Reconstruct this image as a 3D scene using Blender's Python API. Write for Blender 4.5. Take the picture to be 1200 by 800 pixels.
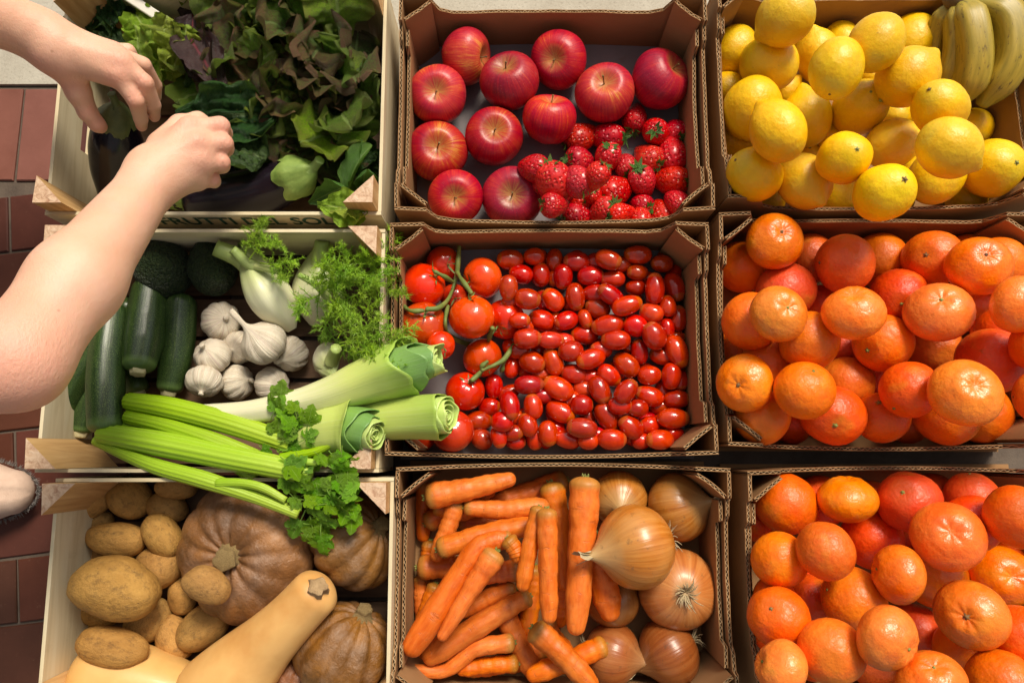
import bpy, bmesh, math, random
import numpy as np
from mathutils import Vector, Matrix, Quaternion

# ------------------------------------------------------------------ camera, world, sun, exposure
for _o in list(bpy.data.objects):
    bpy.data.objects.remove(_o)
scene = bpy.context.scene
FPX = 867.0                      # focal length in pixels of the 1200 px wide photograph
TILT = math.radians(8.5)
CAM = np.array([0.0, 0.0, 1.03])
FWD = np.array([0.0, math.sin(TILT), -math.cos(TILT)])
UPV = np.array([0.0, math.cos(TILT), math.sin(TILT)])
cam_data = bpy.data.cameras.new('camera')
cam_data.sensor_width = 36.0
cam_data.lens = 36.0 * FPX / 1200.0
cam_data.clip_start = 0.02
cam_data.clip_end = 400.0
cam = bpy.data.objects.new('camera', cam_data)
scene.collection.objects.link(cam)
cam.location = CAM
cam.rotation_euler = (TILT, 0, 0)
scene.camera = cam

SUN_DIR = Vector((0.26, 0.58, 0.77)).normalized()      # towards the sun
world = bpy.data.worlds.new('World')
scene.world = world
world.use_nodes = True
wn = world.node_tree
sky = wn.nodes.new('ShaderNodeTexSky')
sky.sky_type = 'NISHITA'
sky.sun_disc = False
sky.sun_elevation = math.asin(SUN_DIR.z)
sky.sun_rotation = math.atan2(SUN_DIR.x, SUN_DIR.y)
sky.air_density = 1.0
sky.dust_density = 4.0
sky.ozone_density = 1.0
hs = wn.nodes.new('ShaderNodeHueSaturation')
hs.inputs['Saturation'].default_value = 0.08           # a hazy, whitish sky
wn.links.new(sky.outputs[0], hs.inputs['Color'])
bg = wn.nodes['Background']
bg.inputs['Strength'].default_value = 0.085
wn.links.new(hs.outputs[0], bg.inputs['Color'])

sun_data = bpy.data.lights.new('sun', 'SUN')
sun_data.energy = 3.1
sun_data.angle = math.radians(17)
sun_data.color = (1.0, 0.90, 0.72)
sun = bpy.data.objects.new('sun', sun_data)
scene.collection.objects.link(sun)
sun.rotation_euler = SUN_DIR.to_track_quat('Z', 'Y').to_euler()
sun.location = (0.3, 2.0, 3.0)

scene.view_settings.view_transform = 'Standard'
scene.view_settings.look = 'None'
scene.view_settings.exposure = 0.25
scene.view_settings.gamma = 1.0
scene.view_settings.use_curve_mapping = False
scene.render.engine = 'CYCLES'
scene.cycles.use_denoising = True
scene.cycles.max_bounces = 6
scene.cycles.diffuse_bounces = 3
scene.cycles.glossy_bounces = 3
scene.cycles.transmission_bounces = 4
scene.cycles.caustics_reflective = False
scene.cycles.caustics_refractive = False

# ------------------------------------------------------------------ helpers
rng = random.Random(7)
nrg = np.random.default_rng(7)
COL = scene.collection
PI = math.pi

def ray(px, py):
    return FWD + np.array([1.0, 0, 0]) * ((px - 600) / FPX) + UPV * ((400 - py) / FPX)

def at(px, py, z):
    """the point at height z that the photograph shows at pixel px, py"""
    d = ray(px, py)
    return CAM + d * ((z - CAM[2]) / d[2])

def depth(p):
    return float(np.dot(np.asarray(p) - CAM, FWD))

def mpp(p):
    """metres per photograph pixel at p"""
    return depth(p) / FPX

def view_dir(p, ox, oy):
    """direction whose image offset (right, down) relative to a unit ball at p is ox, oy"""
    n = CAM - np.asarray(p); n = n / np.linalg.norm(n)
    ex = np.cross(UPV, n); ex /= np.linalg.norm(ex)
    ey = np.cross(n, ex)
    q = ox * ox + oy * oy
    if q > 0.998:
        s = math.sqrt(0.998 / q); ox *= s; oy *= s; q = 0.998
    return ex * ox - ey * oy + n * math.sqrt(1 - q)

def link(name, data, parent=None):
    o = bpy.data.objects.new(name, data)
    COL.objects.link(o)
    if parent is not None:
        o.parent = parent
    return o

def tag(o, label=None, cat=None, group=None, kind=None):
    if label: o['label'] = label
    if cat: o['category'] = cat
    if group: o['group'] = group
    if kind: o['kind'] = kind
    return o

def empty(name, loc=(0, 0, 0), rz=0.0):
    o = bpy.data.objects.new(name, None)
    COL.objects.link(o)
    o.empty_display_size = 0.02
    o.location = loc
    o.rotation_euler = (0, 0, rz)
    return o

def mesh(name, v, f, mats, smooth=True, attr=None, midx=None):
    me = bpy.data.meshes.new(name)
    me.from_pydata([tuple(map(float, p)) for p in v], [], [tuple(int(i) for i in q) for q in f])
    if not isinstance(mats, (list, tuple)):
        mats = [mats]
    for m in mats:
        me.materials.append(m)
    if smooth:
        me.polygons.foreach_set('use_smooth', [True] * len(me.polygons))
    if midx is not None:
        me.polygons.foreach_set('material_index', [int(i) for i in midx])
    if attr is not None:
        a = me.attributes.new('pos', 'FLOAT_VECTOR', 'POINT')
        a.data.foreach_set('vector', np.asarray(attr, dtype=np.float32).ravel())
    me.update()
    return me

class MB:
    """collects several shapes for one mesh"""
    def __init__(self):
        self.v, self.f, self.a, self.m = [], [], [], []
    def add(self, v, f, attr=None, mi=0):
        b = len(self.v)
        self.v += [tuple(p) for p in v]
        self.f += [tuple(i + b for i in q) for q in f]
        self.a += [tuple(p) for p in (attr if attr is not None else [(0, 0, 0)] * len(v))]
        self.m += [mi] * len(f)
        return self
    def box(self, x0, x1, y0, y1, z0, z1, mi=0):
        v = [(x, y, z) for x in (x0, x1) for y in (y0, y1) for z in (z0, z1)]
        f = [(0, 1, 3, 2), (4, 6, 7, 5), (0, 4, 5, 1), (2, 3, 7, 6), (0, 2, 6, 4), (1, 5, 7, 3)]
        return self.add(v, f, None, mi)
    def mesh(self, name, mats, smooth=True):
        return mesh(name, self.v, self.f, mats, smooth, self.a, self.m)

def lathe(prof, n=28, mod=None):
    """prof: list of (r, z) from the top pole to the bottom pole"""
    v, f, a = [], [], []
    rows = []
    m = len(prof)
    for k, (r, z) in enumerate(prof):
        t = k / (m - 1)
        if r < 1e-6:
            rows.append([len(v)]); v.append((0, 0, z)); a.append((0, 0, t)); continue
        row = []
        for j in range(n):
            p = 2 * PI * j / n
            rr, zz = (r, z) if mod is None else mod(r, z, p, t)
            row.append(len(v)); v.append((rr * math.cos(p), rr * math.sin(p), zz)); a.append((math.cos(p), math.sin(p), t))
        rows.append(row)
    for A, B in zip(rows, rows[1:]):
        if len(A) == 1 and len(B) == 1: continue
        for j in range(n):
            k = (j + 1) % n
            if len(A) == 1: f.append((A[0], B[j], B[k]))
            elif len(B) == 1: f.append((A[j], B[0], A[k]))
            else: f.append((A[j], B[j], B[k], A[k]))
    return v, f, a

def smooth_path(pts, n):
    P = np.array(pts, float)
    if len(P) == 2:
        t = np.linspace(0, 1, n)[:, None]
        return P[0] * (1 - t) + P[1] * t
    Q = np.vstack([2 * P[0] - P[1], P, 2 * P[-1] - P[-2]])
    out = []
    for s in np.linspace(0, len(P) - 1, n):
        i = min(int(s), len(P) - 2); t = s - i
        a, b, c, d = Q[i], Q[i + 1], Q[i + 2], Q[i + 3]
        out.append(0.5 * ((2 * b) + (c - a) * t + (2 * a - 5 * b + 4 * c - d) * t * t + (3 * b - a - 3 * c + d) * t ** 3))
    return np.array(out)

def tube(path, radii, n=12, cap0=1.0, cap1=1.0, mod=None, upv=(0, 0, 1), caps=4):
    """swept tube; cap0/cap1: bluntness of the round ends (0 = flat, None = open)"""
    P = np.array(path, float); R = np.array(radii, float)
    T = np.gradient(P, axis=0); T /= np.linalg.norm(T, axis=1)[:, None] + 1e-12
    rings = []
    def capr(end, sgn, blunt):
        c, t, r = P[end], T[end] * sgn, R[end]
        for k in range(1, caps + 1):
            a = k / caps * PI / 2
            yield c + t * r * blunt * math.sin(a), max(r * math.cos(a), 0.0)
    seq = []
    if cap0: seq += [(p, r, 0.0, 0) for p, r in reversed(list(capr(0, -1, cap0)))]
    elif cap0 == 0: seq += [(P[0], 0.0, 0.0, 0)]
    L = len(P)
    seq += [(P[i], R[i], i / (L - 1), i) for i in range(L)]
    if cap1: seq += [(p, r, 1.0, L - 1) for p, r in capr(L - 1, 1, cap1)]
    elif cap1 == 0: seq += [(P[-1], 0.0, 1.0, L - 1)]
    u = np.array(upv, float); u = u - T[0] * np.dot(u, T[0])
    if np.linalg.norm(u) < 1e-3:
        u = np.array([1.0, 0.3, 0]); u = u - T[0] * np.dot(u, T[0])
    u /= np.linalg.norm(u)
    U = []
    for i in range(L):
        u = u - T[i] * np.dot(u, T[i]); u /= np.linalg.norm(u); U.append(u.copy())
    v, f, a, rows = [], [], [], []
    for p, r, t, i in seq:
        if r < 1e-7:
            rows.append([len(v)]); v.append(tuple(p)); a.append((0, 0, t)); continue
        w = np.cross(T[i], U[i]); row = []
        for j in range(n):
            ph = 2 * PI * j / n
            rr = r if mod is None else r * mod(ph, t)
            q = p + rr * (math.cos(ph) * U[i] + math.sin(ph) * w)
            row.append(len(v)); v.append(tuple(q)); a.append((math.cos(ph), math.sin(ph), t))
        rows.append(row)
    for A, B in zip(rows, rows[1:]):
        if len(A) == 1 and len(B) == 1: continue
        for j in range(n):
            k = (j + 1) % n
            if len(A) == 1: f.append((A[0], B[k], B[j]))
            elif len(B) == 1: f.append((A[j], A[k], B[0]))
            else: f.append((A[j], A[k], B[k], B[j]))
    return v, f, a

def wob(seed, amp, freq=2.0, n=5):
    """a smooth random field on points"""
    r = np.random.default_rng(seed)
    K = r.normal(0, freq, (n, 3)); ph = r.uniform(0, 6.28, n); A = r.uniform(.4, 1, n) * amp / math.sqrt(n)
    return lambda p: float((A * np.sin(K @ np.asarray(p, float) + ph)).sum())

def quat(dirv, roll=None):
    q = Vector(dirv).to_track_quat('Z', 'Y')
    r = rng.uniform(0, 2 * PI) if roll is None else roll
    return q @ Quaternion((0, 0, 1), r)

def put(o, loc, q, s):
    o.rotation_mode = 'QUATERNION'
    o.location = tuple(float(x) for x in loc)
    o.rotation_quaternion = q
    o.scale = (s, s, s) if np.isscalar(s) else s
    return o

class Pile:
    """produce piled in a container: each next item is let down along its line of sight until it touches something"""
    def __init__(self, zf, box=None, inset=.011):
        self.box = box; self.inset = inset
        self.zf = zf; self.c = np.zeros((0, 3)); self.r = np.zeros(0)
    def drop(self, pts, tol=0.07, top=0.24, add=True, zs=None, step=0.001):
        """pts: (px, py, r_px) chain; zs: height offsets; returns points and radii"""
        zs = [0.0] * len(pts) if zs is None else zs
        z = top; last = None
        while True:
            C = np.array([at(p[0], p[1], z + dz) for p, dz in zip(pts, zs)])
            R = np.array([p[2] * mpp(c) for p, c in zip(pts, C)])
            C = self.clamp(C, R)
            hit = np.any(C[:, 2] - R < self.zf)
            if not hit and len(self.r):
                D = np.linalg.norm(C[:, None] - self.c[None], axis=2)
                hit = np.any(D < (R[:, None] + self.r[None]) * (1 - tol))
            if hit and last is not None: break
            last = (C, R); z -= step
            if hit: break
        if add:
            self.c = np.vstack([self.c, last[0]]); self.r = np.concatenate([self.r, last[1]])
        return last
    def clamp(self, C, R):
        """keep an item inside the walls of its box as long as it is below the rim"""
        if self.box is None: return C
        b, ctr, ang, W, D = self.box
        ex, ey = np.array([math.cos(ang), math.sin(ang)]), np.array([-math.sin(ang), math.cos(ang)])
        lx, ly = (C[:, :2] - ctr) @ ex, (C[:, :2] - ctr) @ ey
        def over(h): return np.sqrt(np.maximum(R ** 2 - np.maximum(C[:, 2] - h, 0) ** 2, 0)) * (C[:, 2] - h < R)
        rx, ry = over(.106) * .86, over(.089) * .85
        mx, my = W / 2 - self.inset - rx, D / 2 - .0075 - ry
        sx = sy = 0.0
        if np.any(rx > 0):
            o = np.where(rx > 0, np.maximum(lx - mx, 0), 0).max(); u = np.where(rx > 0, np.maximum(-lx - mx, 0), 0).max(); sx = u - o
        if np.any(ry > 0):
            o = np.where(ry > 0, np.maximum(ly - my, 0), 0).max(); u = np.where(ry > 0, np.maximum(-ly - my, 0), 0).max(); sy = u - o
        C = C.copy(); C[:, :2] += ex * sx + ey * sy
        return C
    def solid(self, c, r):
        self.c = np.vstack([self.c, [c]]); self.r = np.append(self.r, r)

ORD = ['zeroth', 'first', 'second', 'third', 'fourth', 'fifth', 'sixth', 'seventh', 'eighth', 'ninth', 'tenth', 'eleventh',
       'twelfth', 'thirteenth', 'fourteenth', 'fifteenth', 'sixteenth', 'seventeenth', 'eighteenth', 'nineteenth', 'twentieth']

def row_labels(items, fmt, pitch):
    """items: (obj, px, py, look). Labels by row from the top and place from the left."""
    items = sorted(items, key=lambda i: i[2])
    rows, cur, y0 = [], [], None
    for it in items:
        if y0 is None or it[2] - y0 > pitch:
            cur = []; rows.append(cur); y0 = it[2]
        cur.append(it)
    for k, row in enumerate(rows):
        row.sort(key=lambda i: i[1])
        for j, it in enumerate(row):
            it[0]['label'] = fmt.format(look=it[3], col=ORD[j + 1], row=ORD[k + 1])

# ------------------------------------------------------------------ materials
def newmat(name):
    m = bpy.data.materials.new(name); m.use_nodes = True
    return m, m.node_tree, m.node_tree.nodes['Principled BSDF']

def nd(nt, t, **kw):
    n = nt.nodes.new('ShaderNode' + t)
    for k, x in kw.items():
        if k.startswith('i'):
            s = n.inputs[int(k[1:])] if k[1:].isdigit() else n.inputs[k[2:].replace('_', ' ')]
            if hasattr(x, 'links') or isinstance(x, bpy.types.NodeSocket): nt.links.new(x, s)
            else: s.default_value = x
        else: setattr(n, k, x)
    return n

def c4(c): return tuple(c) + (1.0,) if len(c) == 3 else tuple(c)

def coord(nt, attr=False, scale=(1, 1, 1), rand=True):
    if attr:
        v = nd(nt, 'Attribute', attribute_name='pos').outputs['Vector']
    else:
        v = nd(nt, 'TexCoord').outputs['Object']
    if tuple(scale) != (1, 1, 1):
        v = nd(nt, 'VectorMath', operation='MULTIPLY', i0=v, i1=tuple(scale)).outputs[0]
    if rand:
        r = nd(nt, 'ObjectInfo').outputs['Random']
        r = nd(nt, 'Math', operation='MULTIPLY', i0=r, i1=37.0).outputs[0]
        v = nd(nt, 'VectorMath', operation='ADD', i0=v, i1=r).outputs[0]
    return v

def noise(nt, v, scale, detail=3, rough=.55, dist=0.0):
    n = nd(nt, 'TexNoise', i0=v)
    n.inputs['Scale'].default_value = scale; n.inputs['Detail'].default_value = detail
    n.inputs['Roughness'].default_value = rough; n.inputs['Distortion'].default_value = dist
    return n.outputs[0]

def ramp(nt, fac, stops, interp='LINEAR'):
    n = nd(nt, 'ValToRGB', i0=fac); n.color_ramp.interpolation = interp
    e = n.color_ramp.elements
    while len(e) < len(stops): e.new(0.5)
    for k, (p, c) in enumerate(stops):
        e[k].position = p; e[k].color = c4(c) if not np.isscalar(c) else (c, c, c, 1)
    return n.outputs[0]

def mix(nt, fac, a, b, blend='MIX'):
    n = nt.nodes.new('ShaderNodeMix'); n.data_type = 'RGBA'; n.blend_type = blend
    for s, x in ((n.inputs[0], fac), (n.inputs[6], a), (n.inputs[7], b)):
        if isinstance(x, bpy.types.NodeSocket): nt.links.new(x, s)
        else: s.default_value = x if np.isscalar(x) else c4(x)
    return n.outputs[2]

def math_(nt, op, a, b=0.0, clamp=False):
    n = nd(nt, 'Math', operation=op, i0=a, i1=b); n.use_clamp = clamp
    return n.outputs[0]

def bump(nt, b, h, strength, dist=0.001, normal=None):
    n = nd(nt, 'Bump', i_Height=h); n.inputs['Strength'].default_value = strength; n.inputs['Distance'].default_value = dist
    if normal is not None: nt.links.new(normal, n.inputs['Normal'])
    nt.links.new(n.outputs[0], b.inputs['Normal'])
    return n.outputs[0]

def vary(nt, col, hue=.015, val=.18, sat=.1):
    r = nd(nt, 'ObjectInfo').outputs['Random']
    r2 = math_(nt, 'FRACT', math_(nt, 'MULTIPLY', r, 17.3)); r3 = math_(nt, 'FRACT', math_(nt, 'MULTIPLY', r, 91.7))
    h = math_(nt, 'ADD', math_(nt, 'MULTIPLY', r, 2 * hue), .5 - hue)
    s = math_(nt, 'ADD', math_(nt, 'MULTIPLY', r2, sat), 1.0)
    v = math_(nt, 'ADD', math_(nt, 'MULTIPLY', r3, 2 * val), 1 - val)
    n = nd(nt, 'HueSaturation', i_Hue=h, i_Saturation=s, i_Value=v, i_Color=col)
    return n.outputs[0]

def fin(nt, b, col, rough=.5, spec=.5, sss=0.0, sssr=(1, .3, .1), coat=0.0, coatr=.1, ssscale=.004):
    if isinstance(col, bpy.types.NodeSocket): nt.links.new(col, b.inputs['Base Color'])
    else: b.inputs['Base Color'].default_value = c4(col)
    if isinstance(rough, bpy.types.NodeSocket): nt.links.new(rough, b.inputs['Roughness'])
    else: b.inputs['Roughness'].default_value = rough
    b.inputs['Specular IOR Level'].default_value = spec
    if sss:
        b.inputs['Subsurface Weight'].default_value = sss
        b.inputs['Subsurface Radius'].default_value = sssr
        b.inputs['Subsurface Scale'].default_value = ssscale
    b.inputs['Coat Weight'].default_value = coat; b.inputs['Coat Roughness'].default_value = coatr

def zramp(nt, stops):
    """ramp over the unit mesh's own height (-1..1 -> 0..1)"""
    s = nd(nt, 'SeparateXYZ', i0=nd(nt, 'TexCoord').outputs['Object']).outputs[2]
    s = math_(nt, 'ADD', math_(nt, 'MULTIPLY', s, .5), .5)
    return s

def simple(name, cols, scale=3.0, rough=.5, bs=0.0, bscale=40.0, bd=.02, detail=4, sss=0., sssr=(1, .3, .1), coat=0., spec=.5, hv=(.01, .12, .08), attr=False, ascale=(1, 1, 1), rand=True):
    m, nt, b = newmat(name)
    v = coord(nt, attr, ascale, rand)
    f = noise(nt, v, scale, detail)
    k = len(cols)
    col = ramp(nt, f, [(.3 + .4 * i / max(k - 1, 1), c) for i, c in enumerate(cols)])
    if hv: col = vary(nt, col, *hv)
    fin(nt, b, col, rough, spec, sss, sssr, coat)
    if bs: bump(nt, b, noise(nt, v, bscale, 3), bs, bd)
    return m

def mk_citrus(name, a, c, pole, rough=.36, pores=38, bs=.25, coat=.15):
    m, nt, b = newmat(name)
    v = coord(nt)
    f = noise(nt, v, 1.6, 3)
    col = ramp(nt, f, [(.3, a), (.7, c)])
    z = zramp(nt, None)
    col = mix(nt, ramp(nt, z, [(.93, 0), (1.0, 1)]), col, pole)
    col = vary(nt, col, .007, .13, .05)
    sp = ramp(nt, noise(nt, v, 4.0, 6, .75), [(.62, 0), (.70, 1)])
    col = mix(nt, math_(nt, 'MULTIPLY', sp, .38), col, (.30, .13, .025))
    gt = ramp(nt, noise(nt, v, .9, 2), [(.60, 0), (.74, 1)])
    col = mix(nt, math_(nt, 'MULTIPLY', gt, .30), col, (.55, .34, .02))
    fin(nt, b, col, rough, .42, .10, (1, .35, .08), coat, .25)
    vo = nd(nt, 'TexVoronoi', i0=v); vo.inputs['Scale'].default_value = pores
    h = math_(nt, 'ADD', math_(nt, 'MULTIPLY', ramp(nt, vo.outputs[0], [(0, 0), (.45, 1)]), .6), math_(nt, 'MULTIPLY', noise(nt, v, 4, 2), .8))
    bump(nt, b, h, bs, .03)
    return m

MAT = {}
MAT['orange'] = mk_citrus('orange_peel', (.78, .125, .010), (.87, .20, .018), (.55, .15, .01), .40, 38, .20, .12)
MAT['mandarin'] = mk_citrus('mandarin_peel', (.84, .165, .022), (.92, .26, .040), (.80, .26, .05), .30, 26, .18, .30)
MAT['red_orange'] = mk_citrus('red_orange_peel', (.76, .075, .016), (.85, .13, .026), (.6, .12, .02), .40, 38, .20, .12)
MAT['lemon'] = mk_citrus('lemon_peel', (.84, .46, .006), (.92, .58, .022), (.76, .50, .03), .42, 30, .15, .12)
MAT['stem_green'] = simple('stem_green', [(.13, .17, .03), (.30, .30, .08)], 6, .6)
MAT['stem_brown'] = simple('stem_brown', [(.10, .055, .02), (.25, .15, .06)], 6, .75)

def mk_apple():
    m, nt, b = newmat('apple_skin')
    v = coord(nt)
    s = nd(nt, 'SeparateXYZ', i0=nd(nt, 'TexCoord').outputs['Object'])
    ang = nd(nt, 'Math', operation='ARCTAN2', i0=s.outputs[1], i1=s.outputs[0]).outputs[0]
    at3 = coord(nt, True, (5.5, 5.5, .6))
    st = noise(nt, at3, 3.0, 7, .8)
    lo = noise(nt, v, .9, 2)
    f = math_(nt, 'ADD', math_(nt, 'MULTIPLY', st, .75), math_(nt, 'MULTIPLY', lo, .60))
    ob = math_(nt, 'FRACT', math_(nt, 'MULTIPLY', nd(nt, 'ObjectInfo').outputs['Random'], 53.1))
    f = math_(nt, 'ADD', f, math_(nt, 'MULTIPLY', math_(nt, 'SUBTRACT', ob, .55), .16))
    col = ramp(nt, f, [(.42, (.66, .30, .05)), (.52, (.54, .05, .030)), (.66, (.41, .013, .032)), (.84, (.23, .006, .028))])
    z = zramp(nt, None)
    rad = math_(nt, 'SQRT', math_(nt, 'ADD', math_(nt, 'MULTIPLY', s.outputs[0], s.outputs[0]), math_(nt, 'MULTIPLY', s.outputs[1], s.outputs[1])))
    top = math_(nt, 'MULTIPLY', ramp(nt, rad, [(.10, 1), (.52, 0)]), ramp(nt, z, [(.5, 0), (.6, 1)]))
    top = math_(nt, 'MULTIPLY', top, ramp(nt, noise(nt, at3, 1.2, 4), [(.36, .15), (.6, 1)]))
    col = mix(nt, math_(nt, 'MULTIPLY', top, .75), col, (.50, .32, .08))
    col = vary(nt, col, .003, .14, .04)
    vo = nd(nt, 'TexVoronoi', i0=v); vo.inputs['Scale'].default_value = 13
    dots = ramp(nt, vo.outputs[0], [(.05, 1), (.12, 0)])
    col = mix(nt, math_(nt, 'MULTIPLY', dots, .35), col, (.75, .5, .35))
    fin(nt, b, col, .38, .34, .05, (1, .2, .1), .10, .25)
    bump(nt, b, noise(nt, v, 9, 3), .06, .03)
    return m
MAT['apple'] = mk_apple()

def mk_straw():
    m, nt, b = newmat('strawberry_skin')
    v = coord(nt)
    vo = nd(nt, 'TexVoronoi', i0=v); vo.inputs['Scale'].default_value = 4.6; vo.inputs['Randomness'].default_value = .55
    col = ramp(nt, noise(nt, v, 1.5, 3), [(.3, (.44, .007, .016)), (.7, (.66, .024, .022))])
    seed = ramp(nt, vo.outputs[0], [(.09, 1), (.15, 0)])
    col = vary(nt, col, .004, .22, .04)
    col = mix(nt, seed, col, (.68, .34, .06))
    fin(nt, b, col, .32, .4, .1, (1, .2, .1), .2, .15)
    h = ramp(nt, vo.outputs[0], [(0, .2), (.12, .35), (.22, 0), (.5, 1)])
    bump(nt, b, h, .38, .05)
    return m
MAT['straw'] = mk_straw()

def mk_tom(name, a, c, rough=.16):
    m, nt, b = newmat(name)
    v = coord(nt)
    col = ramp(nt, noise(nt, v, 1.1, 3), [(.3, a), (.7, c)])
    z = zramp(nt, None)
    col = mix(nt, math_(nt, 'MULTIPLY', ramp(nt, z, [(.985, 0), (1.0, 1)]), .5), col, (.45, .14, .03))
    col = vary(nt, col, .006, .26, .04)
    fin(nt, b, col, rough, .5, .12, (1, .15, .05), .5, .06)
    bump(nt, b, noise(nt, v, 3.5, 3), .05, .05)
    return m
MAT['tomato'] = mk_tom('tomato_skin', (.60, .034, .008), (.72, .070, .012))
MAT['plum'] = mk_tom('plum_tomato_skin', (.42, .012, .004), (.62, .040, .008), .14)
MAT['vine'] = simple('tomato_vine', [(.10, .16, .035), (.22, .27, .07)], 60, .6, .3, 400, .001)

def mk_carrot():
    m, nt, b = newmat('carrot_skin')
    v = coord(nt, True, (.5, .5, 20))
    w = coord(nt, True, (1.2, 1.2, 4))
    col = ramp(nt, noise(nt, w, 1.5, 4), [(.3, (.58, .105, .012)), (.7, (.80, .20, .032))])
    ln = ramp(nt, noise(nt, v, 1.6, 4, .7), [(.60, 0), (.72, 1)])
    col = mix(nt, math_(nt, 'MULTIPLY', ln, .5), col, (.40, .09, .02))
    sp = ramp(nt, noise(nt, coord(nt), 190, 4, .7), [(.66, 0), (.72, 1)])
    col = mix(nt, math_(nt, 'MULTIPLY', sp, .45), col, (.20, .07, .02))
    pl = ramp(nt, noise(nt, coord(nt), 60, 4, .6), [(.5, 0), (.75, 1)])
    col = mix(nt, math_(nt, 'MULTIPLY', pl, .25), col, (.84, .32, .11))
    t = nd(nt, 'SeparateXYZ', i0=nd(nt, 'Attribute', attribute_name='pos').outputs['Vector']).outputs[2]
    col = mix(nt, math_(nt, 'MULTIPLY', ramp(nt, t, [(0.0, 1), (.06, 0)]), .55), col, (.24, .19, .04))
    col = vary(nt, col, .004, .12, .05)
    fin(nt, b, col, .48, .45, .06, (1, .3, .1))
    bump(nt, b, math_(nt, 'SUBTRACT', noise(nt, w, 2, 3), math_(nt, 'MULTIPLY', ln, .5)), .5, .002)
    return m
MAT['carrot'] = mk_carrot()

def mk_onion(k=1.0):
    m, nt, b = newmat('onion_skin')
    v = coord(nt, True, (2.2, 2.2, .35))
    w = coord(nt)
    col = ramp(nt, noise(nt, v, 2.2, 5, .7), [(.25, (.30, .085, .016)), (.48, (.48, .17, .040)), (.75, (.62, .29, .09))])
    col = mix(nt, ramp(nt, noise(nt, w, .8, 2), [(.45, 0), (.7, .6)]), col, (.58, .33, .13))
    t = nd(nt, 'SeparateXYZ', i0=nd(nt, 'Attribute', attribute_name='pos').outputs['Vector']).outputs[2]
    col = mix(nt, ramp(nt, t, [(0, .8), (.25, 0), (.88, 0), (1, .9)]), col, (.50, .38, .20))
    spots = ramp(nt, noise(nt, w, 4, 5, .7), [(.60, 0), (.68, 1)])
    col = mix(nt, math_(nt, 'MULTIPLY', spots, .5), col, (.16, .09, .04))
    if k < 1: col = mix(nt, 1.0, col, (k * 1.15, k * .9, k * .75), 'MULTIPLY')  # multiplies the skin down to paint shade on the lower onions
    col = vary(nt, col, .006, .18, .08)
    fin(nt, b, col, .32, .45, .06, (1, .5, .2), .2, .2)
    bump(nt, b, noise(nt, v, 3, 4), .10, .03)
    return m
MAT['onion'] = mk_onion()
MAT['onion_shaded'] = mk_onion(.55)  # shaded copy of the onion skin, shade put into the colour
MAT['straw_dry'] = simple('dry_fibre', [(.30, .21, .11), (.62, .50, .32)], 80, .8)

def mk_potato():
    m, nt, b = newmat('potato_skin')
    v = coord(nt)
    col = ramp(nt, noise(nt, v, 1.4, 5, .65), [(.3, (.38, .195, .056)), (.7, (.57, .32, .10))])
    dirt = ramp(nt, noise(nt, v, 3.6, 8, .8), [(.50, 0), (.68, 1)])
    col = mix(nt, math_(nt, 'MULTIPLY', dirt, .72), col, (.11, .060, .025))
    vo = nd(nt, 'TexVoronoi', i0=v); vo.inputs['Scale'].default_value = 4.2
    eyes = ramp(nt, vo.outputs[0], [(.03, 1), (.10, 0)])
    col = mix(nt, math_(nt, 'MULTIPLY', eyes, .7), col, (.10, .05, .02))
    col = vary(nt, col, .004, .14, .06)
    fin(nt, b, col, .66, .35)
    h = math_(nt, 'SUBTRACT', noise(nt, v, 7, 5, .7), math_(nt, 'MULTIPLY', eyes, .8))
    bump(nt, b, h, .35, .04)
    return m
MAT['potato'] = mk_potato()

def mk_pumpkin():
    m, nt, b = newmat('pumpkin_skin')
    v = coord(nt)
    col = ramp(nt, noise(nt, v, 1.6, 5, .6), [(.28, (.095, .040, .016)), (.5, (.20, .080, .026)), (.74, (.36, .145, .042))])
    bl = ramp(nt, noise(nt, v, 2.6, 5, .65), [(.45, 0), (.68, 1)])
    col = mix(nt, math_(nt, 'MULTIPLY', bl, .30), col, (.46, .30, .22))
    col = vary(nt, col, .012, .12, .12)
    fin(nt, b, col, .42, .45, .0, (1, .4, .1), .12, .3)
    bump(nt, b, noise(nt, v, 8, 5, .7), .3, .03)
    return m
MAT['pumpkin'] = mk_pumpkin()
MAT['butternut'] = simple('butternut_skin', [(.62, .32, .10), (.72, .42, .15), (.66, .36, .12)], 14, .46, .12, 160, .001, 4, .05, coat=.08, hv=(.006, .05, .05))
MAT['corky'] = simple('corky_stem', [(.22, .14, .06), (.42, .29, .14)], 60, .85, .8, 220, .003)

def mk_zuc():
    m, nt, b = newmat('courgette_skin')
    v = coord(nt, True, (3.2, 3.2, 2.0))
    w = coord(nt, True, (9, 9, 40))
    col = ramp(nt, noise(nt, v, 1.4, 4), [(.3, (.007, .020, .006)), (.7, (.022, .050, .010))])
    fl = ramp(nt, noise(nt, w, 2.6, 3, .7), [(.50, 0), (.64, 1)])
    col = mix(nt, math_(nt, 'MULTIPLY', fl, .7), col, (.13, .20, .05))
    t = nd(nt, 'SeparateXYZ', i0=nd(nt, 'Attribute', attribute_name='pos').outputs['Vector']).outputs[2]
    col = mix(nt, ramp(nt, t, [(.93, 0), (1, .6)]), col, (.12, .20, .05))
    fin(nt, b, col, .34, .4, 0, coat=.1, coatr=.2)
    bump(nt, b, noise(nt, v, 4, 3), .12, .002)
    return m
MAT['courgette'] = mk_zuc()
MAT['cut_pale'] = simple('cut_pale_flesh', [(.45, .40, .20), (.66, .60, .36)], 200, .6)
MAT['avocado'] = simple('avocado_skin', [(.010, .022, .008), (.030, .055, .016), (.060, .085, .03)], 9, .42, .9, 11, .06)

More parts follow.
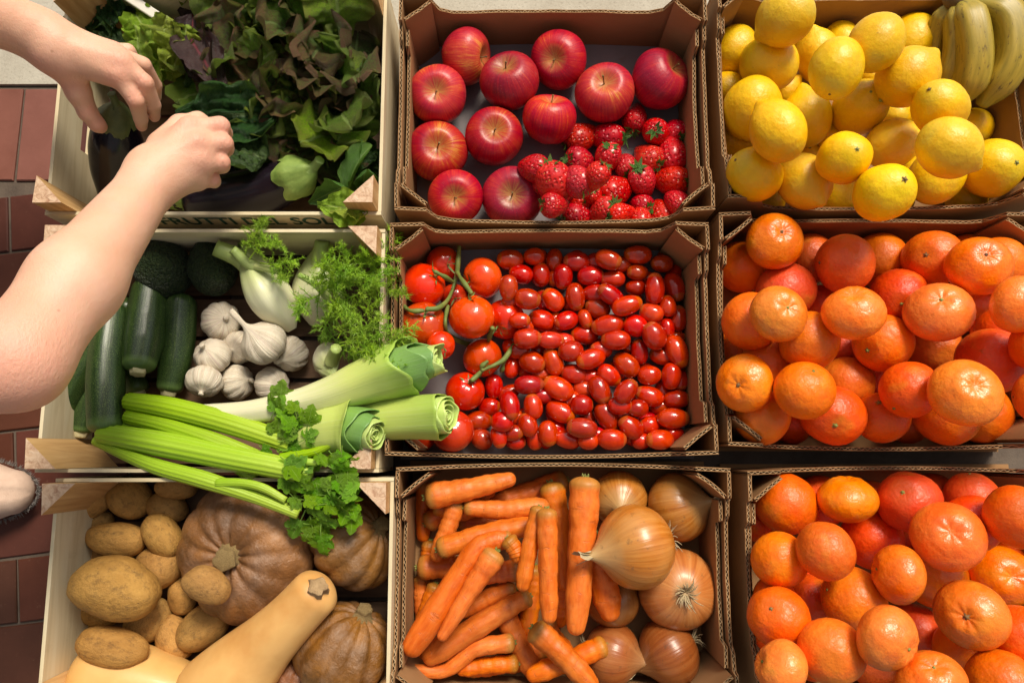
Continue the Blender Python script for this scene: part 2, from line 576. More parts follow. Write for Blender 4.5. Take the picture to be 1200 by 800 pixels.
def mk_garlic():
    m, nt, b = newmat('garlic_skin')
    v = coord(nt, True, (5, 5, .5))
    col = ramp(nt, noise(nt, v, 2.0, 5, .7), [(.3, (.56, .47, .35)), (.6, (.76, .68, .55))])
    pr = ramp(nt, noise(nt, v, 1.3, 4, .7), [(.5, 0), (.72, 1)])
    r = nd(nt, 'ObjectInfo').outputs['Random']
    col = mix(nt, math_(nt, 'MULTIPLY', math_(nt, 'MULTIPLY', pr, .5), r), col, (.36, .16, .22))
    sp = ramp(nt, noise(nt, coord(nt), 3, 5, .7), [(.6, 0), (.72, 1)])
    col = mix(nt, math_(nt, 'MULTIPLY', sp, .3), col, (.28, .19, .10))
    fin(nt, b, col, .5, .4, .12, (1, .6, .4))
    bump(nt, b, noise(nt, v, 3, 4), .35, .03)
    return m
MAT['garlic'] = mk_garlic()

def mk_eggplant():
    m, nt, b = newmat('aubergine_skin')
    v = coord(nt)
    col = ramp(nt, noise(nt, v, 6, 3), [(.3, (.006, .004, .007)), (.7, (.012, .007, .012))])
    fin(nt, b, col, .24, .3, 0, coat=.15, coatr=.12)
    return m
MAT['eggplant'] = mk_eggplant()
MAT['calyx_dark'] = simple('dark_aubergine_calyx', [(.055, .075, .022), (.13, .15, .045)], 50, .6, .4, 300, .001)
MAT['calyx'] = simple('aubergine_calyx', [(.12, .20, .04), (.26, .36, .10)], 50, .6, .4, 300, .001)

def mk_leaf(name, base, edge, rib, e0=.55, e1=.95, spot=None, rough=.42, tr=.28, vein=.6, crink=.5, spots=.5):
    """pos attribute: x = across (-1..1), y = along (0..1), z = random per leaf"""
    m, nt, b = newmat(name)
    p = nd(nt, 'SeparateXYZ', i0=nd(nt, 'Attribute', attribute_name='pos').outputs['Vector'])
    ax = math_(nt, 'ABSOLUTE', p.outputs[0])
    v = coord(nt)
    n = noise(nt, v, 55, 4, .6)
    ed = math_(nt, 'MAXIMUM', ax, p.outputs[1])
    ed = math_(nt, 'ADD', ed, math_(nt, 'MULTIPLY', math_(nt, 'SUBTRACT', n, .5), .9))
    ef = ramp(nt, ed, [(e0, 0), (e1, 1)])
    col = ramp(nt, n, [(.3, base[0]), (.7, base[1])])
    if spot:
        sf = ramp(nt, noise(nt, v, 26, 4, .65), [(.46, 0), (.62, spots)])
        col = mix(nt, sf, col, spot)
    col = mix(nt, ef, col, edge)
    col = vary(nt, col, .018, .28, .12)
    # ribs: midrib plus side veins
    sv = math_(nt, 'ADD', math_(nt, 'MULTIPLY', p.outputs[1], 34.0), math_(nt, 'MULTIPLY', ax, -16.0))
    sv = math_(nt, 'ABSOLUTE', math_(nt, 'SINE', sv))
    svf = ramp(nt, sv, [(0.0, 1), (.16, 0)])
    mid = ramp(nt, ax, [(.0, 1), (.035, 1), (.07, 0)])
    ribf = math_(nt, 'MAXIMUM', mid, math_(nt, 'MULTIPLY', svf, .35))
    col = mix(nt, math_(nt, 'MULTIPLY', ribf, vein), col, rib)
    fin(nt, b, col, rough, .4)
    h = math_(nt, 'SUBTRACT', math_(nt, 'MULTIPLY', noise(nt, v, 95, 3), 1.2), math_(nt, 'MULTIPLY', ribf, .6))
    bn = bump(nt, b, h, crink, .004)
    t = nd(nt, 'BsdfTranslucent', i0=mix(nt, .30, col, (.34, .52, .06), 'MIX'))
    nt.links.new(bn, t.inputs['Normal'])
    ms = nd(nt, 'MixShader', i0=tr, i1=b.outputs[0], i2=t.outputs[0])
    nt.links.new(ms.outputs[0], nt.nodes['Material Output'].inputs['Surface'])
    return m
MAT['redleaf'] = mk_leaf('red_lettuce_leaf', [(.050, .135, .020), (.15, .27, .045)], (.16, .080, .045), (.24, .34, .11), .60, 1.0, (.090, .042, .034), spots=.85, tr=.26, crink=.9)
MAT['bronzeleaf'] = mk_leaf('bronze_lettuce_leaf', [(.11, .26, .025), (.28, .46, .06)], (.20, .24, .05), (.38, .52, .15), .66, 1.1, (.12, .075, .045), spots=.45, tr=.34, crink=.9)
MAT['limeleaf'] = mk_leaf('green_lettuce_leaf', [(.17, .28, .022), (.36, .47, .06)], (.34, .46, .06), (.45, .55, .17), .6, 1.2, tr=.36)
MAT['purpleleaf'] = mk_leaf('purple_beet_leaf', [(.022, .010, .012), (.05, .020, .018)], (.03, .012, .014), (.20, .03, .045), rough=.36, tr=.12)
MAT['darkleaf'] = mk_leaf('dark_chard_leaf', [(.022, .068, .018), (.060, .135, .034)], (.07, .15, .035), (.20, .28, .09), .7, 1.2, rough=.36, tr=.15, crink=1.0, vein=.4)
MAT['midleaf'] = mk_leaf('spinach_leaf', [(.045, .12, .02), (.09, .20, .04)], (.10, .20, .04), (.20, .30, .08), .7, 1.2, rough=.36, tr=.22)
MAT['celeryleaf'] = mk_leaf('celery_leaf', [(.095, .25, .014), (.22, .42, .03)], (.22, .42, .035), (.34, .52, .10), .7, 1.2, rough=.4, tr=.3)
MAT['fennelfrond'] = simple('fennel_frond', [(.16, .33, .018), (.34, .52, .04)], 40, .5, hv=(.01, .15, .05))

def mk_along(name, stops, streak=.35, streakcol=(.8, .8, .6), rough=.4, n=14, coat=.1, sss=.08):
    m, nt, b = newmat(name)
    p = nd(nt, 'SeparateXYZ', i0=nd(nt, 'Attribute', attribute_name='pos').outputs['Vector'])
    v = coord(nt, True, (n, n, 1.2))
    s = noise(nt, v, 1.2, 4, .7)
    t = math_(nt, 'ADD', p.outputs[2], math_(nt, 'MULTIPLY', math_(nt, 'SUBTRACT', s, .5), .22))
    col = ramp(nt, t, stops)
    col = mix(nt, math_(nt, 'MULTIPLY', ramp(nt, s, [(.45, 0), (.7, 1)]), streak), col, streakcol)
    col = vary(nt, col, .006, .1, .06)
    fin(nt, b, col, rough, .45, sss, (.6, 1, .2), coat, .2)
    bump(nt, b, s, .3, .002)
    return m
MAT['leek'] = mk_along('leek_sheath', [(0, (.74, .70, .52)), (.32, (.74, .71, .46)), (.52, (.58, .64, .18)), (.74, (.34, .49, .07)), (1, (.24, .40, .06))], .3, (.62, .70, .30))
MAT['leekgreen'] = mk_along('leek_green_sheath', [(0, (.60, .66, .20)), (.5, (.50, .60, .13)), (1, (.36, .52, .08))], .3, (.62, .70, .30))
MAT['leekpale'] = mk_along('leek_inner', [(0, (.66, .72, .30)), (1, (.48, .62, .17))], .3, (.70, .76, .42))
MAT['leekdark'] = mk_along('leek_outer_leaf', [(0, (.34, .48, .10)), (1, (.15, .30, .075))], .3, (.30, .42, .2))
MAT['celery'] = mk_along('celery_stalk', [(0, (.23, .41, .016)), (.4, (.27, .45, .020)), (1, (.36, .50, .05))], .22, (.46, .60, .12), .38, 9, .08)
MAT['celerycut'] = simple('celery_cut', [(.50, .60, .22), (.62, .70, .34)], 300, .5)
MAT['fennel'] = mk_along('fennel_bulb', [(0, (.36, .45, .14)), (.3, (.56, .60, .30)), (.55, (.72, .70, .50)), (1, (.76, .72, .54))], .3, (.62, .66, .36), .4, 9, .15)
MAT['fennelstalk'] = mk_along('fennel_stalk', [(0, (.50, .56, .22)), (1, (.34, .46, .12))], .3, (.55, .62, .3), .42, 9, .1)
def mk_banana():
    m, nt, b = newmat('banana_skin')
    p = nd(nt, 'SeparateXYZ', i0=nd(nt, 'Attribute', attribute_name='pos').outputs['Vector'])
    v = coord(nt, True, (3, 3, 3))
    col = ramp(nt, noise(nt, v, 1.4, 4), [(.3, (.28, .20, .014)), (.7, (.46, .31, .030))])
    col = mix(nt, ramp(nt, p.outputs[2], [(0, .8), (.18, .15), (.85, 0), (1, .7)]), col, (.26, .24, .05))
    sp = ramp(nt, noise(nt, coord(nt, True, (2.2, 2.2, 5)), 2.1, 6, .75), [(.57, 0), (.64, 1)])
    col = mix(nt, math_(nt, 'MULTIPLY', sp, .75), col, (.075, .035, .014))
    fin(nt, b, col, .45, .45, .05, (1, .6, .1), .1, .3)
    bump(nt, b, noise(nt, v, 3, 3), .1, .003)
    return m
MAT['banana'] = mk_banana()

# cardboard, wood, floor
def mk_card(name, a, c, lines=0.25):
    m, nt, b = newmat(name)
    v = coord(nt, rand=True)
    f = noise(nt, v, 9, 4)
    col = ramp(nt, f, [(.3, a), (.7, c)])
    fib = noise(nt, nd(nt, 'VectorMath', operation='MULTIPLY', i0=v, i1=(60, 60, 400)).outputs[0], 1.0, 3)
    col = mix(nt, math_(nt, 'MULTIPLY', fib, .22), col, (.18, .10, .05))
    st = ramp(nt, noise(nt, v, 22, 5, .7), [(.62, 0), (.75, 1)])
    col = mix(nt, math_(nt, 'MULTIPLY', st, .3), col, (.13, .07, .035))
    fin(nt, b, col, .8, .3)
    bump(nt, b, math_(nt, 'ADD', math_(nt, 'MULTIPLY', fib, .5), noise(nt, v, 30, 3)), .22, .0012)
    return m
MAT['card'] = mk_card('kraft_cardboard', (.30, .155, .062), (.40, .22, .096))
MAT['cardedge'] = mk_card('cardboard_edge', (.42, .28, .15), (.56, .40, .23))
MAT['cardfloor'] = mk_card('grey_cardboard_liner', (.19, .17, .18), (.27, .25, .265))
MAT['cardprint'] = mk_card('printed_cardboard', (.030, .055, .030), (.05, .075, .04))

def mk_wood(name, a, c, d, sc=(6, 60, 60), rough=.65, bs=.3):
    m, nt, b = newmat(name)
    v = nd(nt, 'VectorMath', operation='MULTIPLY', i0=coord(nt), i1=sc).outputs[0]
    f = noise(nt, v, 1.0, 5, .6, 1.0)
    col = ramp(nt, f, [(.28, a), (.52, c), (.75, d)])
    st = ramp(nt, noise(nt, coord(nt), 12, 5, .7), [(.58, 0), (.75, 1)])
    col = mix(nt, math_(nt, 'MULTIPLY', st, .25), col, (.25, .17, .08))
    fin(nt, b, col, rough, .35)
    bump(nt, b, f, bs, .0015)
    return m
MAT['poplar'] = mk_wood('poplar_board', (.56, .45, .27), (.68, .57, .37), (.74, .65, .46))
MAT['darkslat'] = mk_wood('dark_bottom_slat', (.10, .055, .032), (.16, .09, .05), (.22, .13, .075))  # darker brown than the side boards
MAT['poplar_y'] = mk_wood('poplar_board_lengthways', (.56, .45, .27), (.68, .57, .37), (.74, .65, .46), (60, 6, 60))
MAT['pine'] = mk_wood('pine_post', (.42, .22, .075), (.60, .36, .15), (.70, .46, .22), (60, 60, 7))
MAT['endgrain'] = mk_wood('sawn_end_grain', (.38, .20, .12), (.62, .42, .28), (.72, .55, .40), (140, 140, 140), .85, .9)
MAT['ink'] = simple('green_ink', [(.020, .075, .045), (.035, .10, .06)], 120, .7)
MAT['whitewood'] = mk_wood('white_slat', (.62, .58, .50), (.74, .70, .62), (.78, .75, .68), (20, 20, 20))

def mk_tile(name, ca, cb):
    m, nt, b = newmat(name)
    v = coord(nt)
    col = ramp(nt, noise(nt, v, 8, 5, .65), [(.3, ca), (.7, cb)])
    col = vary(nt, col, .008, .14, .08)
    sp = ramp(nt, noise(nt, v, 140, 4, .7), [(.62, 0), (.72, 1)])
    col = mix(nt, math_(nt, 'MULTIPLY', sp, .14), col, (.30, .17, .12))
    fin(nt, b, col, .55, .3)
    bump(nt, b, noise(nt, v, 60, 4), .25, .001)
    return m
MAT['tile'] = mk_tile('shaded_terracotta_tile', (.070, .022, .013), (.115, .038, .024))  # shade over the lower rows is put into this tile colour
MAT['tile_pale'] = mk_tile('pale_terracotta_tile', (.17, .062, .046), (.25, .10, .078))  # paler course: dust and sunlight put into the tile colour
def mk_ground(name, cols, sc, spk):
    m, nt, b = newmat(name)
    v = coord(nt, rand=False)
    col = ramp(nt, noise(nt, v, sc, 5, .65), [(.3, cols[0]), (.7, cols[1])])
    s1 = ramp(nt, noise(nt, v, 260, 4, .75), [(.54, 0), (.66, 1)])
    col = mix(nt, math_(nt, 'MULTIPLY', s1, .55), col, spk)
    s2 = ramp(nt, noise(nt, v, 5, 6, .7), [(.5, 0), (.75, 1)])
    col = mix(nt, math_(nt, 'MULTIPLY', s2, .3), col, (.20, .17, .14))
    fin(nt, b, col, .85, .3)
    bump(nt, b, noise(nt, v, 240, 4, .7), .4, .002)
    return m
MAT['grout'] = mk_ground('grout', ((.085, .062, .048), (.14, .105, .08)), 30, (.09, .07, .06))
MAT['concrete'] = mk_ground('concrete', ((.40, .36, .29), (.52, .48, .40)), 14, (.22, .19, .15))

def mk_skin():
    m, nt, b = newmat('skin')
    v = coord(nt, rand=False)
    col = ramp(nt, noise(nt, v, 14, 4), [(.32, (.70, .385, .255)), (.68, (.77, .47, .335))])
    rd = ramp(nt, noise(nt, v, 34, 3), [(.5, 0), (.72, 1)])
    col = mix(nt, math_(nt, 'MULTIPLY', rd, .40), col, (.78, .39, .31))
    fl = nd(nt, 'SeparateXYZ', i0=nd(nt, 'Attribute', attribute_name='pos').outputs['Vector']).outputs[0]
    col = mix(nt, math_(nt, 'MULTIPLY', fl, .55), col, (.74, .27, .20))
    vo = nd(nt, 'TexVoronoi', i0=v); vo.inputs['Scale'].default_value = 26
    col = mix(nt, math_(nt, 'MULTIPLY', ramp(nt, vo.outputs[0], [(.03, 1), (.055, 0)]), .45), col, (.34, .15, .08))
    fin(nt, b, col, .46, .4, .22, (1, .35, .2), 0, .1, .006)
    wr = noise(nt, nd(nt, 'VectorMath', operation='MULTIPLY', i0=v, i1=(420, 160, 300)).outputs[0], 1.0, 4, .6)
    h = math_(nt, 'ADD', noise(nt, v, 700, 3), math_(nt, 'MULTIPLY', noise(nt, v, 160, 3), 1.2))
    h = math_(nt, 'ADD', h, math_(nt, 'MULTIPLY', math_(nt, 'MULTIPLY', wr, fl), 4.0))
    bump(nt, b, h, .40, .001)
    return m
MAT['skin'] = mk_skin()
MAT['nail'] = simple('fingernail', [(.72, .47, .38), (.80, .57, .48)], 200, .3)
MAT['shirt'] = simple('shirt_cotton', [(.35, .38, .42), (.42, .45, .48)], 60, .9, .3, 900, .001)
MAT['trousers'] = simple('trouser_cotton', [(.06, .07, .10), (.09, .10, .14)], 60, .9, .3, 900, .001)
MAT['hair'] = simple('hair', [(.05, .028, .012), (.10, .055, .025)], 120, .6, .6, 600, .002)
MAT['slipper'] = simple('slipper_felt', [(.68, .49, .37), (.76, .57, .44)], 120, .95, .4, 700, .001)
MAT['fur'] = simple('grey_fur_trim', [(.16, .14, .13), (.34, .31, .29)], 160, .95, 1, 500, .004)
# ------------------------------------------------------------------ ground and floor
def sheet(name, x0, x1, y0, y1, z, mat, kind='structure'):
    me = mesh(name, [(x0, y0, z), (x1, y0, z), (x1, y1, z), (x0, y1, z)], [(0, 1, 2, 3)], mat, False)
    o = link(name, me); o['kind'] = kind
    return o
YC = 0.536
sheet('ground', -60, 60, -60, 60, -0.03, MAT['concrete'])
fl = sheet('tiled_floor', -3, 3, -2.5, YC, -0.004, MAT['grout'])
pv = link('pavement', MB().box(-3, 3, YC + .004, 4, -.02, 0.0).mesh('pavement', MAT['concrete'], False)); pv['kind'] = 'structure'

def tile_mesh(sx, sy, mt):
    b, h = .0016, .0045
    v = []
    for (ix, z) in ((0, -h), (0, -b), (b, 0)):
        v += [(-sx / 2 + ix, -sy / 2 + ix, z), (sx / 2 - ix, -sy / 2 + ix, z), (sx / 2 - ix, sy / 2 - ix, z), (-sx / 2 + ix, sy / 2 - ix, z)]
    f = []
    for k in (0, 4):
        for j in range(4):
            f.append((k + j, k + (j + 1) % 4, k + 4 + (j + 1) % 4, k + 4 + j))
    f.append((8, 9, 10, 11))
    return mesh('tile', v, f, mt, False)
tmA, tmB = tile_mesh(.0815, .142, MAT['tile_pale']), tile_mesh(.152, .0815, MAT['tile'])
jx = at(22, 160, 0)[0]
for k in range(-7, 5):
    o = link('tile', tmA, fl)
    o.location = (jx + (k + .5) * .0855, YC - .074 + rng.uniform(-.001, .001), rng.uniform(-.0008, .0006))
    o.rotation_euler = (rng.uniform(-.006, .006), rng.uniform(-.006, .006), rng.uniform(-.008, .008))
ca, sa = math.cos(math.radians(7)), math.sin(math.radians(7))
p0 = np.array([at(40, 308, 0)[0], YC - .162, 0])
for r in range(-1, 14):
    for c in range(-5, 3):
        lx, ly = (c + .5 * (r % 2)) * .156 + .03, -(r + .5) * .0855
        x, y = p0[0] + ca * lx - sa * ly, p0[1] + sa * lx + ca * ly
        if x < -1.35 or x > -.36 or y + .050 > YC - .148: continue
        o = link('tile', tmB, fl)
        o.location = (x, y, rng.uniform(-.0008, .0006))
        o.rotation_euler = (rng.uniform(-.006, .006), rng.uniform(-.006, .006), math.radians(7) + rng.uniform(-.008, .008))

# ------------------------------------------------------------------ cardboard boxes
def ribbon(mb, path, w, z0, hs, nrm, mi):
    """a standing strip of paper: plan path (N,2), thickness w, top heights hs"""
    v, f = [], []
    n = len(path)
    for (x, y), h in zip(path, hs):
        a = (x + nrm[0] * w / 2, y + nrm[1] * w / 2); b = (x - nrm[0] * w / 2, y - nrm[1] * w / 2)
        v += [(a[0], a[1], z0), (a[0], a[1], h), (b[0], b[1], h), (b[0], b[1], z0)]
    for i in range(n - 1):
        k, l = 4 * i, 4 * i + 4
        f += [(k, k + 1, l + 1, l), (k + 1, k + 2, l + 2, l + 1), (k + 2, k + 3, l + 3, l + 2)]
    f += [(0, 3, 2, 1), (4 * n - 4, 4 * n - 3, 4 * n - 2, 4 * n - 1)]
    mb.add(v, f, None, mi)

def card_panel(parent, name, p0, p1, z0, prof, t=.0046, pitch=.0072, outer=0, seed=0, bow=None):
    """corrugated panel: two liners and the flute between them. prof: [(u, h)] with u in metres along the panel"""
    p0, p1 = np.array(p0, float), np.array(p1, float)
    L = np.linalg.norm(p1 - p0); d = (p1 - p0) / L; nr = np.array([-d[1], d[0]])
    us, hsv = [q[0] for q in prof], [q[1] for q in prof]
    r = np.random.default_rng(seed + 11)
    bow = r.uniform(-.0022, .0022) if bow is None else bow; wv = r.uniform(0, 6.28)
    H = lambda u: float(np.interp(u, us, hsv)) + .0006 * math.sin(u * 90 + wv) + .0004 * math.sin(u * 333 + wv)
    B = lambda u: nr * (bow * math.sin(PI * u / L))
    lw = .0009
    mb = MB()
    uu = sorted(set(list(np.linspace(0, L, 26)) + [u for u in us if 0 <= u <= L]))
    for s, mi in ((1, 0), (-1, 1)):
        path = [p0 + d * u + nr * s * (t / 2 - lw / 2) + B(u) for u in uu]
        ribbon(mb, path, lw, z0, [H(u) + (r.uniform(-.0004, .0004)) for u in uu], nr, mi)
    k = max(8, int(L / pitch * 8))
    uf = np.linspace(0.0006, L - .0006, k)
    path = [p0 + d * u + nr * (t / 2 - lw * 1.35) * math.sin(2 * PI * u / pitch) + B(u) for u in uf]
    ribbon(mb, path, lw * .9, z0, [H(u) - .0005 for u in uf], nr, 2)
    return link(name, mb.mesh(name, [MAT['card'], MAT['cardprint'] if outer else MAT['card'], MAT['cardedge']], False), parent)

def rect_from_px(tl, tr, br, bl, z):
    A, B, C, D = [at(p[0], p[1], z)[:2] for p in (tl, tr, br, bl)]
    ctr = (A + B + C + D) / 4
    ex = (B - A) + (C - D)
    ang = math.atan2(ex[1], ex[0])
    W = (np.linalg.norm(B - A) + np.linalg.norm(C - D)) / 2
    Dp = (np.linalg.norm(A - D) + np.linalg.norm(B - C)) / 2
    return ctr, ang, W, Dp

def card_box(label, tl, tr, br, bl, floor_mat, seed):
    HH, HL, HM = .125, .086, .104
    ctr, ang, W, D = rect_from_px(tl, tr, br, bl, HH)
    b = empty('cardboard_box', (ctr[0], ctr[1], 0.0012), ang)
    tag(b, label, 'box', 'open cardboard produce boxes')
    t = .0046
    x, y = W / 2, D / 2
    link('bottom_panel', MB().box(-x + .001, x - .001, -y - .0065, y + .0065, 0, .004).mesh('bottom_panel', floor_mat, False), b)
    r = np.random.default_rng(seed)
    for s in (-1, 1):
        e = .040 + r.uniform(-.002, .003)
        prof = [(0, HH), (e, HH), (e + .004, HH - .012), (e + .012, HL + .008), (e + .03, HL), (W / 2, HL - .002), (W - e - .03, HL), (W - e - .012, HL + .008), (W - e - .004, HH - .012), (W - e, HH), (W, HH)]
        yy = s * (y - t / 2)
        p = ((-x, yy), (x, yy)) if s > 0 else ((x, yy), (-x, yy))
        card_panel(b, 'long_panel', p[0], p[1], .0045, prof, outer=0, seed=seed * 10 + s, bow=.0055 + r.uniform(-.001, .001))
        # the second thickness folded inside the long side
    for s in (-1, 1):
        e = .052 + r.uniform(-.004, .004); L = D - 2 * t - .001
        prof = [(0, HH), (.030, HH), (.032, HH - .009), (e, HH - .012), (e + .008, HM), (L / 2, HM - .003), (L - e - .008, HM), (L - e, HH - .012), (L - .032, HH - .009), (L - .030, HH), (L, HH)]
        xx = s * (x - t / 2)
        card_panel(b, 'short_panel', (xx, -L / 2), (xx, L / 2), .0045, prof, seed=seed * 10 + 3 + s)
        xi = s * (x - t - .0055)
        Li = D - .078
        prof = [(0, HM + .006), (.024, HM + .006), (.028, HM - .012), (Li / 2, HM - .016), (Li - .028, HM - .012), (Li - .024, HM + .006), (Li, HM + .006)]
        card_panel(b, 'inner_panel', (xi, -Li / 2), (xi, Li / 2), .0045, prof, seed=seed * 10 + 6 + s)
        for q in (-1, 1):
            lx, ly = .041, .034
            a = (s * (x - lx), q * (y - t - .0026)); c = (s * (x - t - .0028), q * (y - ly))
            card_panel(b, 'corner_panel', a, c, .0045, [(0, HH), (.2, HH)], seed=seed * 10 + 20 + s * 2 + q)
    return b, ctr, ang, W, D

BOX = {}
BOX['apple'] = card_box('cardboard box of red apples and strawberries', (470, -4), (829, -4), (836, 246), (460, 246), MAT['cardfloor'], 1)
BOX['tomato'] = card_box('cardboard box of small plum tomatoes and vine tomatoes', (458, 262), (833, 261), (839, 532), (450, 533), MAT['cardfloor'], 2)
BOX['carrot'] = card_box('cardboard box of carrots and brown onions', (465, 547), (855, 549), (868, 828), (456, 828), MAT['card'], 3)
BOX['lemon'] = card_box('cardboard box of lemons with a bunch of bananas', (846, -18), (1218, -22), (1226, 229), (846, 231), MAT['card'], 4)
BOX['orange'] = card_box('cardboard box heaped with oranges, below the lemons', (845, 249), (1226, 251), (1236, 522), (850, 522), MAT['card'], 5)
BOX['lower'] = card_box('cardboard box of oranges and shiny mandarins, right of the onions', (878, 552), (1268, 552), (1284, 834), (886, 834), MAT['card'], 6)

# ------------------------------------------------------------------ wooden crates
def crate(label, tl, tr, br, bl, zr, seed, hole=False):
    ctr, ang, W, D = rect_from_px(tl, tr, br, bl, zr)
    c = empty('wooden_crate', (ctr[0], ctr[1], 0.0012), ang)
    tag(c, label, 'crate', 'pale wooden vegetable crates')
    t = .0042; x, y = W / 2, D / 2
    r = np.random.default_rng(seed)
    n = 5
    for k in range(n):
        y0 = -y + .006 + (D - .012) * k / n
        link('bottom_slat', MB().box(-x + .005, x - .005, y0 + .003, y0 + (D - .012) / n - .003, .004, .0085).mesh('bottom_slat', MAT['darkslat'], False), c)
    for s in (-1, 1):
        yy = s * (y - t / 2)
        link('end_board', MB().box(-x, x, yy - t / 2, yy + t / 2, .012, zr).mesh('end_board', MAT['poplar'], False), c)
        xx = s * (x - t / 2)
        mb = MB(); L = y - t - .0006; zs = zr - .001
        if hole and s < 0:
            h0, h1, z0, z1 = -.047, .018, .052, .070
            mb.box(xx - t / 2, xx + t / 2, -L, h0, .012, zs); mb.box(xx - t / 2, xx + t / 2, h1, L, .012, zs)
            mb.box(xx - t / 2, xx + t / 2, h0, h1, .012, z0); mb.box(xx - t / 2, xx + t / 2, h0, h1, z1, zs)
        else:
            mb.box(xx - t / 2, xx + t / 2, -L, L, .012, zs)
        link('side_board', mb.mesh('side_board', MAT['poplar_y'], False), c)
        for q in (-1, 1):
            a = .036; h = zr + .030 + r.uniform(-.004, .004)
            cx, cy = s * (x - t - .0006), q * (y - t - .0006)
            jj = r.uniform(-.003, .003, 3)
            P = [(cx, cy), (cx - s * a, cy), (cx, cy - q * a)]
            if s * q < 0: P = [P[0], P[2], P[1]]
            v = [(p[0], p[1], .009) for p in P] + [(p[0], p[1], h + jj[i]) for i, p in enumerate(P)]
            f = [(2, 1, 0), (3, 4, 5), (0, 1, 4, 3), (1, 2, 5, 4), (2, 0, 3, 5)]
            link('corner_post', mesh('corner_post', v, f, [MAT['pine'], MAT['endgrain']], False, None, [0, 1, 0, 0, 0]), c)
    return c, ctr, ang, W, D
CR = {}
CR['salad'] = crate('pale wooden crate of lettuce and aubergines with green lettering', (72, -14), (449, -14), (452, 252), (60, 252), .125, 21, True)
CR['mixed'] = crate('pale wooden crate of courgettes, garlic and fennel', (58, 269), (446, 269), (450, 553), (52, 553), .122, 22)
CR['roots'] = crate('pale wooden crate of potatoes, pumpkins and butternut squash', (58, 561), (456, 559), (462, 842), (50, 842), .124, 23)

def lettering(text, width, height, parent, x, y, z):
    cu = bpy.data.curves.new('lettering', 'FONT')
    cu.body = text; cu.size = 1.0; cu.extrude = .0; cu.offset = .022; cu.align_x = 'LEFT'
    tmp = bpy.data.objects.new('lettering_source', cu); COL.objects.link(tmp)
    bpy.context.view_layer.update()
    me = bpy.data.meshes.new_from_object(tmp.evaluated_get(bpy.context.evaluated_depsgraph_get()))
    bpy.data.objects.remove(tmp)
    v = np.array([q.co[:] for q in me.vertices]); lo, hi = v.min(0), v.max(0)
    for q in me.vertices:
        q.co = ((q.co.x - lo[0]) / (hi[0] - lo[0]) * width, 0, (q.co.y - lo[1]) / (hi[1] - lo[1]) * height)
    me.materials.clear(); me.materials.append(MAT['ink'])
    for p in me.polygons: p.material_index = 0
    o = link('lettering', me, parent); o.location = (x, y, z)
    o['label'] = 'dark green printed words FRUTTI DEL SOLE'
    return o
c0, cc, ca_, cw, cd = CR['salad']
lx0 = at(186, 258, .105)[0] - cc[0]; lx1 = at(404, 258, .105)[0] - cc[0]
lettering('FRUTTI DEL SOLE', lx1 - lx0, .029, c0, lx0, -cd / 2 - .0006, .086)
# ------------------------------------------------------------------ fruit meshes (unit size, scaled per fruit)
def thetas(n, dense=1.0):
    return [PI * (k / n) for k in range(n + 1)]

def citrus_mesh(name, mat, seed, obl=.94, dimple=.09, creases=0, nip=0.0, lump=.03, n=30, m=20):
    w = wob(seed, lump, 2.2); r = np.random.default_rng(seed); ph = r.uniform(0, 6)
    prof = []
    for k in range(m + 1):
        th = PI * k / m
        prof.append((0 if k in (0, m) else math.sin(th), math.cos(th)))
    v, f, a = lathe(prof, n)
    out = []
    for p in v:
        p = np.array(p); th = math.acos(max(-1, min(1, p[2]))); phi = math.atan2(p[1], p[0])
        R = 1 + w(p) - dimple * math.exp(-(th / .24) ** 2) + dimple * .35 * math.exp(-((th - .42) / .2) ** 2) - .35 * dimple * math.exp(-((PI - th) / .2) ** 2)
        if creases:
            R += -.022 * math.cos(creases * phi + ph) * math.exp(-((th - .25) / .32) ** 2) * (1 if th > .05 else 0)
        q = p * R; q[2] *= obl
        if nip:
            q[2] -= nip * math.exp(-((PI - th) / .26) ** 2); q[2] += nip * .22 * math.exp(-(th / .3) ** 2)
        out.append(q)
    return mesh(name, out, f, mat, True, a)

ORANGES = [citrus_mesh('orange', MAT['orange'], s, .96, .045, 0) for s in (1, 2, 3, 12, 13)]
REDOR = [citrus_mesh('orange', MAT['red_orange'], s, .97, .05, 0) for s in (4, 5, 14, 15)]
MANDS = [citrus_mesh('mandarin', MAT['mandarin'], s, .80, .15, c, 0, .026) for s, c in ((6, 9), (7, 8), (8, 10), (16, 7), (17, 9))]
LEMONS = [citrus_mesh('lemon', MAT['lemon'], s, e, .02, 0, .27, .03) for s, e in ((9, 1.10), (10, 1.18), (11, 1.13))]
bt = MB()
for k in range(5):
    a0 = 2 * PI * k / 5
    bt.add([(0, 0, .05), (.13 * math.cos(a0 - .35), .13 * math.sin(a0 - .35), .02), (.2 * math.cos(a0), .2 * math.sin(a0), 0.0), (.13 * math.cos(a0 + .35), .13 * math.sin(a0 + .35), .02)], [(0, 1, 2, 3)])
bt.add(*lathe([(0, .09), (.07, .08), (.085, .03), (.09, -.03)], 8))
BUTTON = bt.mesh('stem_button', MAT['stem_green'])
BUTTONB = bt.mesh('stem_button', MAT['stem_brown'])

def citrus(kind, meshes, loc, r, dirv, top, btn=True):
    o = link(kind, meshes[rng.randrange(len(meshes))])
    put(o, loc, quat(dirv), (r * rng.uniform(.95, 1.04), r * rng.uniform(.95, 1.04), r * rng.uniform(.96, 1.05)))
    if btn and rng.random() < .7:
        b = link('stem_button', BUTTON if rng.random() < .6 else BUTTONB, o)
        b.location = (0, 0, top); b.scale = (rng.uniform(.5, .75),) * 3
    return o

def conv(lst, ox, oy, sc):
    return [(ox + t[0] / sc, oy + t[1] / sc, t[2] / sc) + tuple(t[3:]) for t in lst]

